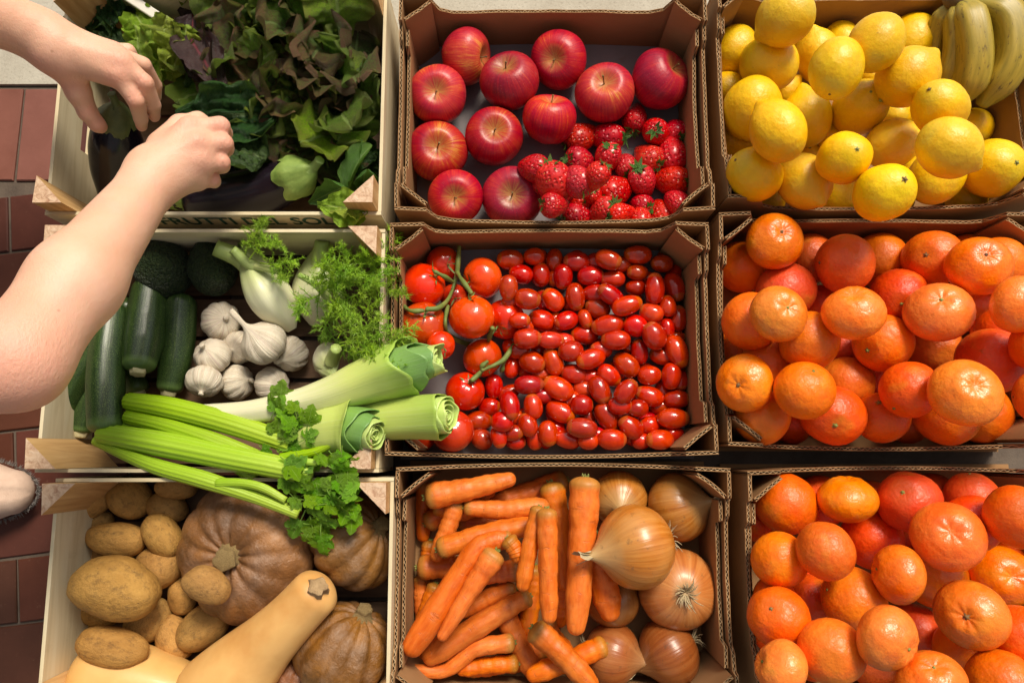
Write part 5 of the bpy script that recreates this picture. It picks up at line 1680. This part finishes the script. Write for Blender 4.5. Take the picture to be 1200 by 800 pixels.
for (x0, x1, y0, y1, z0, z1, n, am) in ((318, 362, 468, 520, .130, .156, 18, 60), (332, 408, 532, 592, .132, .160, 46, -25), (350, 398, 585, 618, .125, .150, 10, -60), (300, 345, 500, 530, .13, .145, 5, 20), (385, 415, 560, 600, .135, .150, 8, -50)):
    for k in range(n):
        lay_leaf(CLEAF[r_.randrange(4)], cel, cb, r_.uniform(x0, x1), r_.uniform(y0, y1), r_.uniform(z0, z1), am + r_.uniform(-75, 75), r_.uniform(-.35, .6), r_.uniform(.013, .027), r_.uniform(-1.1, 1.1))
for (x, y, a) in ((372, 606, -70), (366, 618, -80), (376, 628, -85), (352, 610, -120)):
    lay_leaf(CLEAF[r_.randrange(4)], cel, cb, x, y, .13, a, -.3, .028, r_.uniform(-.4, .4))
# ------------------------------------------------------------------ salad crate: lettuces, chard, aubergines
def leaf_mesh(name, seed, mat, L=1.0, W=.40, ruf=.10, freq=5.0, curl=.6, cup=.15, base=.18, nu=15, nv=24, wtop=.8, crk=.02, jag=.25, yr=.5):
    r = np.random.default_rng(seed); p1, p2, p3 = r.uniform(0, 6.28, 3); w = wob(seed, crk, 9, 8)
    v, a = [], []
    y = z = 0.0; th = 0.0
    for i in range(nv + 1):
        t = i / nv
        th = curl * (t ** 1.6) - .15
        if i: y += L / nv * math.cos(th); z -= L / nv * math.sin(th)
        wd = W * max(base * (1 - t) ** .5, math.sin(PI * min(1, (.04 + .96 * t) ** (1 / wtop) * .93)) ** .75) * (1 + (.04 + .2 * jag) * math.sin(t * 17 + p1) + .2 * jag * math.sin(t * 37 + p2))
        if i == nv: wd *= .5
        for j in range(nu):
            u = 2 * j / (nu - 1) - 1
            e = abs(u) ** 2.0 * (.25 + .75 * min(1, t * 1.6)) + .8 * max(0, t - .75) * 2
            ph = freq * 2.4 * t * (1 if u > 0 else 1.15) + (p1 if u > 0 else p2)
            d = ruf * e * (math.sin(ph) + .55 * math.sin(2.1 * ph + p3) + .5 * math.sin(freq * 1.3 * u + p3) * t)
            x = u * wd * (1 - jag * e * abs(math.sin(ph * .5)))
            zz = cup * u * u * wd * 2 + d + w((u * 2, t * 3, seed))
            yy = y + yr * ruf * e * math.cos(ph * 1.3 + p2)
            v.append((x, yy + zz * math.sin(th) * .8, z + zz * math.cos(th))); a.append((u, t, r.uniform()))
    f = [(i * nu + j, i * nu + j + 1, (i + 1) * nu + j + 1, (i + 1) * nu + j) for i in range(nv) for j in range(nu - 1)]
    return mesh(name, v, f, MAT[mat], True, a)
RED = [leaf_mesh('leaf', 100 + s, 'redleaf' if s % 2 else 'bronzeleaf', 1, .50, .110, 6.5, rng.uniform(.3, 1.5), .16, wtop=.52, jag=.03, nu=27, nv=36, yr=.12) for s in range(8)]
LIME = [leaf_mesh('leaf', 120 + s, 'limeleaf', 1, .44, .12, 7.5, rng.uniform(.4, 1.3), .12, wtop=.6, jag=.05, nu=25, nv=32, yr=.15) for s in range(4)]
PURP = [leaf_mesh('leaf', 130 + s, 'purpleleaf', 1, .27, .06, 4.0, rng.uniform(.2, .7), .2, crk=.035) for s in range(3)]
DARK = [leaf_mesh('leaf', 140 + s, 'darkleaf', 1, .33, .055, 6.0, rng.uniform(.2, .9), .16, crk=.055, jag=.10, nu=23, nv=32) for s in range(3)]
SMOOTH = [leaf_mesh('leaf', 150 + s, 'midleaf', 1, .24, .02, 2.0, c, .35, .10, crk=.008) for s, c in ((0, .5), (1, -1.2), (2, .9))]

def head(label, cat, px, py, z, leaves, meshes, group=None, name='lettuce'):
    b = at(px, py, z); root = empty(name, b); tag(root, label, cat, group, 'thing')
    for (x, y, zz, ang, tilt, s, roll) in leaves:
        lay_leaf(meshes[r_.randrange(len(meshes))], root, b, x, y, zz, ang, tilt, s, roll, 'leaf')
    return root
r_ = random.Random(31)
def rosette(cx, cy, n, rx, ry, z0, z1, smin, smax, tiltlo=.45, tilthi=1.4):
    out = []
    for k in range(n):
        q = math.sqrt((k + .5) / n); a = k * 2.39996 + r_.uniform(-.4, .4)
        x, y = cx + rx * q * math.cos(a) * .62, cy - ry * q * math.sin(a) * .62
        ang, tl, s = math.degrees(a) + r_.uniform(-50, 50), tilthi - (tilthi - tiltlo) * q + r_.uniform(-.3, .3), r_.uniform(smin, smax) * .92
        x = min(x, 438 - 330 * s)
        if x + 1000 * s * math.cos(tl) * math.cos(math.radians(ang)) > 441: ang = 180 - ang       # turned in from the right board
        out.append((x, y, z1 - (z1 - z0) * q + r_.uniform(-.008, .008), ang, tl, s, r_.uniform(-1.3, 1.3)))
    return out
head('red tipped oak leaf lettuce filling the far right of the crate', 'lettuce', 385, 62, .03, rosette(376, 62, 42, 92, 92, .064, .088, .072, .105), RED, 'red leaf lettuces')
head('red tipped lettuce at the right board, above the smooth leaves', 'lettuce', 395, 140, .03, rosette(397, 126, 36, 78, 76, .056, .082, .068, .098), RED, 'red leaf lettuces')
head('brownish red lettuce in the middle, behind the chard leaf', 'lettuce', 300, 60, .03, rosette(302, 72, 28, 72, 88, .054, .078, .068, .098), RED, 'red leaf lettuces')
head('small bronze lettuce heart between chard and aubergine', 'lettuce', 345, 165, .03, rosette(332, 142, 16, 52, 50, .050, .074, .055, .080), RED, 'red leaf lettuces')
head('pale yellow green lettuce beside the upper hand', 'lettuce', 190, 72, .04, [(182, 112, .075, 88, .45, .085, .2), (176, 98, .082, 100, .5, .075, -.4), (200, 95, .085, 60, .5, .075, .4), (192, 82, .09, 75, .6, .07, -.2), (178, 118, .07, 70, .3, .07, -.5), (205, 75, .085, 30, .5, .06, .5), (186, 60, .09, 120, .5, .06, .1), (170, 112, .065, 130, .4, .06, .3)], LIME)
head('bunch of dark purple beet leaves with a red midrib', 'leaves', 235, 70, .04, [(264, 112, .112, 122, .05, .115, .2), (248, 108, .104, 105, .05, .11, -.4), (225, 92, .10, 90, .15, .09, .3), (258, 98, .07, 140, .1, .09, .5), (215, 50, .075, 70, .1, .07, 0)], PURP, None, 'beet_leaves')
head('large dark green chard leaf with a pale midrib below the fingers', 'leaves', 265, 140, .05, [(205, 142, .112, 4, .04, .132, .25), (210, 158, .104, -18, .0, .125, -.3), (205, 120, .070, 25, .0, .105, .5), (300, 165, .072, -50, .1, .07, .3), (290, 172, .062, -80, .1, .06, -.3)], DARK, None, 'chard_leaves')
head('dark green spinach leaves in the far left corner of the crate', 'leaves', 120, 40, .04, [(150, 62, .078, 150, .1, .085, .2), (135, 72, .074, 120, .1, .08, -.3), (110, 60, .078, 95, .2, .075, .4), (100, 40, .080, 60, .2, .065, -.4), (160, 40, .080, 110, .2, .075, .5), (128, 40, .085, 75, .3, .07, 0), (85, 30, .085, 20, .1, .06, .2), (165, 70, .07, 60, .1, .07, .2)], DARK, None, 'spinach_leaves')
head('smooth broad green leaves curling up at the right board', 'leaves', 405, 225, .05, [(362, 238, .085, 24, .15, .085, .5), (406, 232, .088, 66, .5, .080, -.5), (428, 238, .08, 94, .6, .070, .4), (398, 246, .07, 40, .1, .07, .3), (424, 208, .085, 86, .6, .050, -.7)], SMOOTH, None, 'salad_leaves')
head('torn bright green lettuce leaf hanging over the lettered board', 'leaves', 395, 242, .12, [(372, 240, .130, -8, .1, .058, .3), (386, 248, .132, 8, .05, .046, -.4), (395, 238, .128, -30, .1, .040, .5)], LIME, None, 'torn_lettuce')
head('dark leaves filling the gap under the aubergine cap', 'leaves', 400, 215, .03, [(372, 200, .052, 20, .1, .09, .2), (390, 180, .05, -20, .1, .085, .3), (420, 190, .05, 200, .1, .08, -.2), (350, 190, .04, 60, .2, .08, .2), (425, 190, .05, 140, .3, .07, .2), (425, 245, .05, 160, .1, .07, 0)], DARK, None, 'chard_leaves')

def aubergine(pts, zs, rads, look, cs=1.0, cm='calyx'):
    P = [at(p[0], p[1], z) for p, z in zip(pts, zs)]
    n = 26; path = smooth_path(P, n)
    rr = np.interp(np.linspace(0, 1, n), np.linspace(0, 1, len(rads)), rads)
    rr = np.convolve(np.pad(rr, 2, mode='edge'), np.ones(5) / 5, 'valid') * np.array([mpp(q) for q in path])
    c0 = path[n // 2].copy()
    v, f, a = tube(path - c0, rr, 36, .6, .9, caps=7)
    o = link('aubergine', mesh('aubergine', v, f, MAT['eggplant'], True, a)); o.location = c0
    tag(o, look, 'aubergine', 'dark aubergines')
    d = path[0] - path[3]; d /= np.linalg.norm(d)
    # cap: five pointed sepals hugging the shoulder, and a thick stem
    R = rr[0] * 1.06 * cs; m, nn = 12, 50
    def md(r0, k, p, t):
        lob = .62 + .38 * abs(math.cos(2.5 * p + .2 * math.sin(2 * p))) ** .7
        u = t * lob
        rad = .24 + .84 * min(1, u * 1.7) ** .75
        return R * rad * (1 + .035 * math.cos(5 * p) + .02 * math.sin(17 * p + 9 * t)), R * (1.0 - 1.95 * u + .06 * math.sin(3 * p + 5))
    cv, cf, ca2 = lathe([(1, j) for j in range(m + 1)], nn, md)
    s = link('calyx', mesh('calyx', cv, cf, MAT[cm], True, ca2), o)
    s.rotation_mode = 'QUATERNION'; s.rotation_quaternion = quat(d, .4); s.location = tuple(path[0] - c0)
    sp = smooth_path([(0, 0, R * .80), (.002, 0, R * 1.15), (.006, .001, R * 1.65)], 8)
    sv, sf, sa2 = tube(sp, np.array([.38, .31, .26, .24, .22, .21, .22, .24]) * R, 14, None, .12, lambda ph, t: 1 + .06 * math.cos(5 * ph))
    k = link('stem', mesh('stem', sv, sf, MAT[cm], True, sa2), s)
    return o
aubergine([(136, 136), (136, 160), (140, 190), (146, 225)], [.150, .118, .078, .050], [15, 26, 31, 32, 28], 'aubergine held upright by its cap in the upper hand', 1.15, 'calyx_dark')
aubergine([(352, 205), (330, 215), (290, 228), (240, 236)], [.098, .078, .060, .052], [17, 24, 30, 31, 27], 'aubergine lying on its side with a pale green cap', 1.25)
aubergine([(205, 225), (240, 210), (280, 205), (320, 200)], [.040, .040, .038, .036], [22, 28, 30, 24], 'aubergine lying deep in shadow behind the other')

# loose slat leaning in the far corner of the crate
A_, B_ = at(146, -6, .118), at(196, 27, .100)
d = Vector(B_ - A_); Ls = d.length
mb = MB().box(-Ls / 2, Ls / 2, -.0065, .0065, -.003, .003)
sl = link('wood_strip', mb.mesh('wood_strip', MAT['whitewood'], False))
bv = sl.modifiers.new('bevel', 'BEVEL'); bv.width = .0015; bv.segments = 2
sl.location = tuple((A_ + B_) / 2); sl.rotation_mode = 'QUATERNION'; sl.rotation_quaternion = d.to_track_quat('X', 'Z')
tag(sl, 'loose white wood strip lying over the leaves in the far corner', 'strip')
# ------------------------------------------------------------------ the person picking vegetables (one continuous body)
VOX = .0024
class SDF:
    def __init__(self, lo, hi, vox):
        self.lo = np.array(lo, float); self.v = vox
        self.n = np.ceil((np.array(hi) - self.lo) / vox).astype(int) + 1
        self.d = np.full(self.n, 1.0, dtype=np.float32)
    def cone(self, a, b, ra, rb, k=.006, sq=None):
        """round cone from a to b, blended in smoothly; sq = (axis, factor) flattens it along an axis"""
        a, b = np.array(a, float), np.array(b, float)
        pad = k + 4 * self.v; rm = max(ra, rb) * (1 if sq is None else max(1, 1 / sq[1]))
        lo = np.minimum(a, b) - rm - pad; hi = np.maximum(a, b) + rm + pad
        i0 = np.maximum(((lo - self.lo) / self.v).astype(int), 0); i1 = np.minimum(((hi - self.lo) / self.v).astype(int) + 2, self.n)
        if np.any(i1 <= i0): return
        ax = [self.lo[j] + self.v * np.arange(i0[j], i1[j], dtype=np.float32) for j in range(3)]
        X, Y, Z = np.meshgrid(*[q.astype(np.float32) for q in ax], indexing='ij', sparse=True)
        ab = b - a; L2 = float(ab @ ab) + 1e-12
        px, py, pz = X - a[0], Y - a[1], Z - a[2]
        t = np.clip((px * ab[0] + py * ab[1] + pz * ab[2]) / L2, 0, 1).astype(np.float32)
        qx, qy, qz = px - t * ab[0], py - t * ab[1], pz - t * ab[2]
        if sq is None:
            d = np.sqrt(qx * qx + qy * qy + qz * qz) - (ra + (rb - ra) * t)
        else:
            n = np.array(sq[0], float); n /= np.linalg.norm(n)
            h = qx * n[0] + qy * n[1] + qz * n[2]
            e2 = qx * qx + qy * qy + qz * qz - h * h + (h / sq[1]) ** 2
            d = (np.sqrt(np.maximum(e2, 0)) - (ra + (rb - ra) * t)) * min(1, sq[1])
        S = tuple(slice(i0[j], i1[j]) for j in range(3))
        o = self.d[S]
        h = np.clip(.5 + .5 * (o - d) / k, 0, 1)
        self.d[S] = o * (1 - h) + d * h - k * h * (1 - h)
    def mesh(self):
        """naive surface nets"""
        d = self.d; s = d < 0
        cs = np.zeros(np.array(d.shape) - 1, dtype=np.uint8)
        for i in (0, 1):
            for j in (0, 1):
                for k in (0, 1):
                    cs += s[i:d.shape[0] - 1 + i, j:d.shape[1] - 1 + j, k:d.shape[2] - 1 + k]
        act = np.argwhere((cs > 0) & (cs < 8)); del cs
        idx = np.full(np.array(d.shape) - 1, -1, dtype=np.int32); idx[tuple(act.T)] = np.arange(len(act))
        P = np.zeros((len(act), 3)); N = np.zeros(len(act))
        cor = [(i, j, k) for i in (0, 1) for j in (0, 1) for k in (0, 1)]
        val = {c: d[act[:, 0] + c[0], act[:, 1] + c[1], act[:, 2] + c[2]] for c in cor}
        for c in cor:
            for ax in range(3):
                if c[ax]: continue
                e = list(c); e[ax] = 1; e = tuple(e)
                va, vb = val[c], val[e]; m = (va < 0) != (vb < 0)
                t = np.where(m, va / np.where(np.abs(va - vb) < 1e-9, 1, va - vb), 0)
                for q in range(3):
                    P[:, q] += np.where(m, c[q] + (t if q == ax else 0), 0)
                N += m
        P = (P / N[:, None] + act) * self.v + self.lo
        F = []
        for ax in range(3):
            u, w = (ax + 1) % 3, (ax + 2) % 3
            sl0 = [slice(None)] * 3; sl1 = [slice(None)] * 3
            sl0[ax] = slice(0, -1); sl1[ax] = slice(1, None)
            e = np.argwhere(s[tuple(sl0)] != s[tuple(sl1)])
            e = e[(e[:, u] > 0) & (e[:, w] > 0) & (e[:, u] < d.shape[u] - 1) & (e[:, w] < d.shape[w] - 1)]
            pos = s[e[:, 0], e[:, 1], e[:, 2]]
            def g(du, dw):
                q = e.copy(); q[:, u] += du; q[:, w] += dw
                return idx[q[:, 0], q[:, 1], q[:, 2]]
            quad = np.stack([g(-1, -1), g(0, -1), g(0, 0), g(-1, 0)], 1)
            quad[~pos] = quad[~pos][:, ::-1]
            F.append(quad)
        return P, np.vstack(F)

def A(px, py, z): return at(px, py, z)
body = SDF((-1.12, -.22, 0.0), (-.26, .72, .92), VOX)
# --- left arm (upper in the picture)
LS, LE, LW = np.array([-.80, .40, .54]), A(-150, -42, .34), A(48, 42, .245)
body.cone(LS, LE, .046, .040, .02)
body.cone(LE, LE * .62 + LW * .38, .040, .039, .02)
body.cone(LE * .62 + LW * .38, LW, .039, .0275, .02)
# --- right arm (lower in the picture)
RS, RE, RW = np.array([-.80, .02, .56]), A(18, 424, .37), A(176, 214, .250)
body.cone(RS, RE, .047, .041, .02)
RM = RE * .60 + RW * .40
body.cone(RE, RM, .041, .0405, .02); body.cone(RM, RW, .0405, .0275, .02)
def chain(pts, rads, k=.0035):
    for i in range(len(pts) - 1):
        body.cone(pts[i], pts[i + 1], rads[i], rads[i + 1], k)
# --- left hand: reaching down over the cap of the aubergine
palm_n = np.array([-.05, -.15, 1.0])
W0 = A(66, 56, .240)
k_i, k_m, k_r, k_p = A(140, 90, .222), A(143, 74, .226), A(133, 63, .220), A(118, 58, .210)
for kk, rr in ((k_i, .0150), (k_m, .0150), (k_r, .0140), (k_p, .0125)):
    body.cone(W0, kk, .0235, rr, .012, (palm_n, .80))
body.cone(LW, W0, .0275, .025, .015)
for kk in (k_i, k_m, k_r):
    body.cone(W0 * .6 + kk * .4 + (0, 0, .0135), kk + (0, 0, .0085), .0045, .0058, .010)
chain([k_i, A(159, 118, .207), A(165, 139, .178), A(166, 148, .160)], [.0120, .0096, .0084, .0070], .0025)
chain([k_m, A(170, 97, .212), A(180, 123, .182), A(181, 137, .160)], [.0120, .0096, .0084, .0070], .0025)
chain([k_r, A(168, 76, .200), A(182, 100, .166), A(183, 114, .145)], [.0112, .0090, .0080, .0068], .0025)
chain([k_p, A(150, 60, .195), A(164, 82, .168), A(166, 92, .150)], [.0105, .0084, .0074, .0064])
# thumb from the side of the palm near the wrist
body.cone(A(80, 78, .226), A(92, 108, .205), .0185, .0140, .012)
chain([A(92, 108, .205), A(103, 132, .186), A(114, 146, .172), A(118, 149, .166)], [.0140, .0108, .0092, .0078], .005)
# --- right hand: fist closed round the leaf stem, knuckles to the right
pn = np.array([.15, -.05, 1.0])
V0 = A(184, 203, .245)
m_i, m_m, m_r, m_p = A(224, 152, .236), A(234, 170, .238), A(236, 190, .232), A(230, 210, .220)
body.cone(RW, V0, .0275, .0275, .015)
for kk, rr in ((m_i, .0165), (m_m, .0165), (m_r, .0155), (m_p, .0145)):
    body.cone(V0, kk, .0260, rr, .012, (pn, .80))
for kk in (m_i, m_m, m_r, m_p):
    body.cone(V0 * .6 + kk * .4 + (0, 0, .0150), kk + (0, 0, .0105), .0045, .0064, .010)
chain([m_i, A(258, 148, .226), A(262, 156, .196), A(244, 164, .184)], [.0125, .0108, .0100, .0088])
chain([m_m, A(262, 168, .226), A(264, 174, .194), A(246, 178, .182)], [.0125, .0106, .0098, .0088])
chain([m_r, A(259, 190, .220), A(260, 194, .190), A(243, 194, .180)], [.0118, .0100, .0092, .0082])
chain([m_p, A(248, 210, .208), A(250, 212, .184), A(236, 208, .176)], [.0108, .0092, .0084, .0076])
# thumb folded under the index finger
body.cone(A(192, 172, .228), A(212, 148, .208), .0185, .0135, .012)
chain([A(212, 148, .208), A(232, 142, .196), A(247, 150, .190)], [.0130, .0108, .0090], .005)
# --- torso, neck, head and legs: crouching left of the crates, outside the picture
CH, PV = np.array([-.84, .21, .50]), np.array([-.97, .21, .25])
body.cone(PV + (0, -.06, 0), PV + (0, .06, 0), .105, .105, .03); body.cone(PV, CH, .10, .098, .03)
body.cone(CH + (0, -.10, .02), CH + (0, .10, .02), .068, .068, .03)
body.cone(CH + (.01, 0, .06), CH + (.05, 0, .17), .045, .042, .02)
HD = CH + (.085, 0, .27)
body.cone(HD + (-.015, 0, .03), HD + (.0, 0, -.02), .086, .078, .02); body.cone(HD + (.01, 0, -.04), HD + (.045, 0, -.085), .058, .036, .02)
body.cone(HD + (.085, 0, -.012), HD + (.10, 0, -.045), .008, .012, .01)
for s in (-1, 1): body.cone(HD + (0, s * .083, -.01), HD + (-.012, s * .088, .012), .012, .014, .006)
FT = {-1: A(-22, 577, .035), 1: np.array([-.83, .40, .035])}
for s in (-1, 1):
    hip = PV + (0, s * .075, -.01); foot = FT[s]; ank = foot + np.array([-.085, 0, .045]); kn = np.array([-.755, foot[1] + .02 * -s, .38])
    body.cone(hip, kn, .075, .052, .02); body.cone(kn, ank, .050, .034, .02)
    body.cone(ank, foot + (-.01, 0, -.005), .034, .028, .02); body.cone(ank + (-.02, 0, -.02), ank + (0, 0, 0), .032, .03, .02)
bv_, bf_ = body.mesh(); del body
bme = bpy.data.meshes.new('person')
bme.from_pydata(bv_.tolist(), [], bf_.tolist()); bme.materials.append(MAT['skin'])
flush = np.zeros(len(bv_))
for q, rr in [(k_i, .011), (k_m, .011), (k_r, .010), (A(166, 148, .160), .012), (A(181, 137, .160), .012), (A(118, 149, .166), .013), (A(159, 118, .207), .008), (A(170, 97, .212), .008), (A(103, 132, .186), .009),
              (m_i, .012), (m_m, .012), (m_r, .012), (A(262, 150, .220), .013), (A(264, 170, .220), .013), (A(260, 191, .214), .013), (A(249, 211, .205), .012), (RE, .04), (A(72, 92, .215), .022)]:
    flush = np.maximum(flush, np.exp(-(np.linalg.norm(bv_ - (q + np.array([0, 0, rr * .6])), axis=1) / (rr * 1.3)) ** 2))
fa = bme.attributes.new('pos', 'FLOAT_VECTOR', 'POINT')
fa.data.foreach_set('vector', np.stack([flush, flush * 0, flush * 0], 1).astype(np.float32).ravel())
bme.polygons.foreach_set('use_smooth', [True] * len(bme.polygons)); bme.update()
person = link('person', bme)
sm = person.modifiers.new('smooth', 'SMOOTH'); sm.factor = .5; sm.iterations = 5
tag(person, 'person with bare arms crouching at the left, both hands in the salad crate', 'person')
# clothes
def cloth(name, mat, cones, lo, hi):
    s = SDF(lo, hi, .009)
    for c in cones: s.cone(*c)
    v, f = s.mesh()
    me = bpy.data.meshes.new(name); me.from_pydata(v.tolist(), [], f.tolist()); me.materials.append(MAT[mat])
    me.polygons.foreach_set('use_smooth', [True] * len(me.polygons)); me.update()
    o = link(name, me, person); m = o.modifiers.new('smooth', 'SMOOTH'); m.iterations = 4
    return o
cloth('shirt', 'shirt', [(PV + (0, -.05, .04), PV + (0, .05, .04), .116, .116, .03), (PV + (0, 0, .04), CH, .112, .112, .03), (CH + (0, -.11, .02), CH + (0, .11, .02), .080, .080, .03),
      (LS, LS * .45 + LE * .55, .062, .058, .02), (RS, RS * .5 + RE * .5, .062, .058, .02)], (-1.2, -.25, .05), (-.4, .7, .8))
cloth('trousers', 'trousers', [(PV + (0, -.06, 0), PV + (0, .06, 0), .114, .114, .03)] + [q for s in (-1, 1) for q in (
      (PV + (0, s * .075, -.01), np.array([-.755, FT[s][1] + .02 * -s, .38]), .086, .062, .02), (np.array([-.755, FT[s][1] + .02 * -s, .38]), FT[s] + np.array([-.085, 0, .06]), .060, .046, .02))], (-1.2, -.35, .0), (-.5, .7, .55))
hv, hf, ha = lathe([(0 if k in (0, 16) else math.sin(PI * k / 16), math.cos(PI * k / 16)) for k in range(17)], 28)
hv = [np.array(p) * np.array([.098, .094, .095]) * (1 + wob(3, .05, 5)(p)) for p in hv if True]
hr = link('hair', mesh('hair', hv, hf, MAT['hair'], True, ha), person); hr.location = tuple(HD + (-.028, 0, .028))
for s in (-1, 1):
    ft = FT[s]
    n = 22; path = smooth_path([ft + (-.145, 0, 0), ft + (-.07, 0, .004), ft + (0, 0, -.002), ft + (.035, 0, -.008)], n)
    rr = np.interp(np.linspace(0, 1, n), [0, .3, .7, 1], [.032, .034, .041, .030])
    v, f, a = tube(path, rr, 26, .8, .9, lambda ph, t: .80 if abs(math.sin(ph)) < .2 else 1)
    o = link('slipper', mesh('slipper', v, f, MAT['slipper'], True, a), person)
    tr = tuft(420, .012, .0007, .001, 8 + s, 1.2, 'fur')
    mb = MB(); r0 = np.random.default_rng(5)
    for k in range(900):
        q = r0.uniform(0, 2 * PI); c = path[int(r0.uniform(0, n))]
        e = np.array([.052 * math.cos(q) + .0, .045 * math.sin(q), 0.0]); b0 = ft + np.array([-.04, 0, -.016]) + e * np.array([2.0, 1, 1])
        dd = e / np.linalg.norm(e) + r0.normal(0, .45, 3) + np.array([0, 0, .3]); dd /= np.linalg.norm(dd)
        needle(mb, b0, dd, r0.uniform(.004, .009), .0009, r0)
    link('fur_trim', mb.mesh('fur_trim', MAT['fur'], False), o)
    bpy.data.meshes.remove(tr)
# nails that show
def nail(p, dirv, upn, w, l):
    m, n = 6, 10
    v, f = [], []
    for i in range(m + 1):
        for j in range(n + 1):
            x, y = (2 * j / n - 1), (2 * i / m - 1)
            sx = math.sqrt(max(0, 1 - .35 * y * y))
            v.append((x * w * sx, y * l, -.30 * w * x * x - .10 * l * y * y))
    f = [(i * (n + 1) + j, i * (n + 1) + j + 1, (i + 1) * (n + 1) + j + 1, (i + 1) * (n + 1) + j) for i in range(m) for j in range(n)]
    o = link('fingernail', mesh('fingernail', v, f, MAT['nail'], True), person)
    d = Vector(dirv).normalized(); u = Vector(upn); u = (u - d * u.dot(d)).normalized(); s = d.cross(u)
    o.rotation_mode = 'QUATERNION'; o.rotation_quaternion = Matrix((s, d, u)).transposed().to_quaternion(); o.location = tuple(p)
t1, t2 = A(110, 142, .177), A(118, 149, .166)
nail(t2 + np.array([.0, .0, .0072]), t2 - t1, (-.1, .1, 1), .0062, .0068)
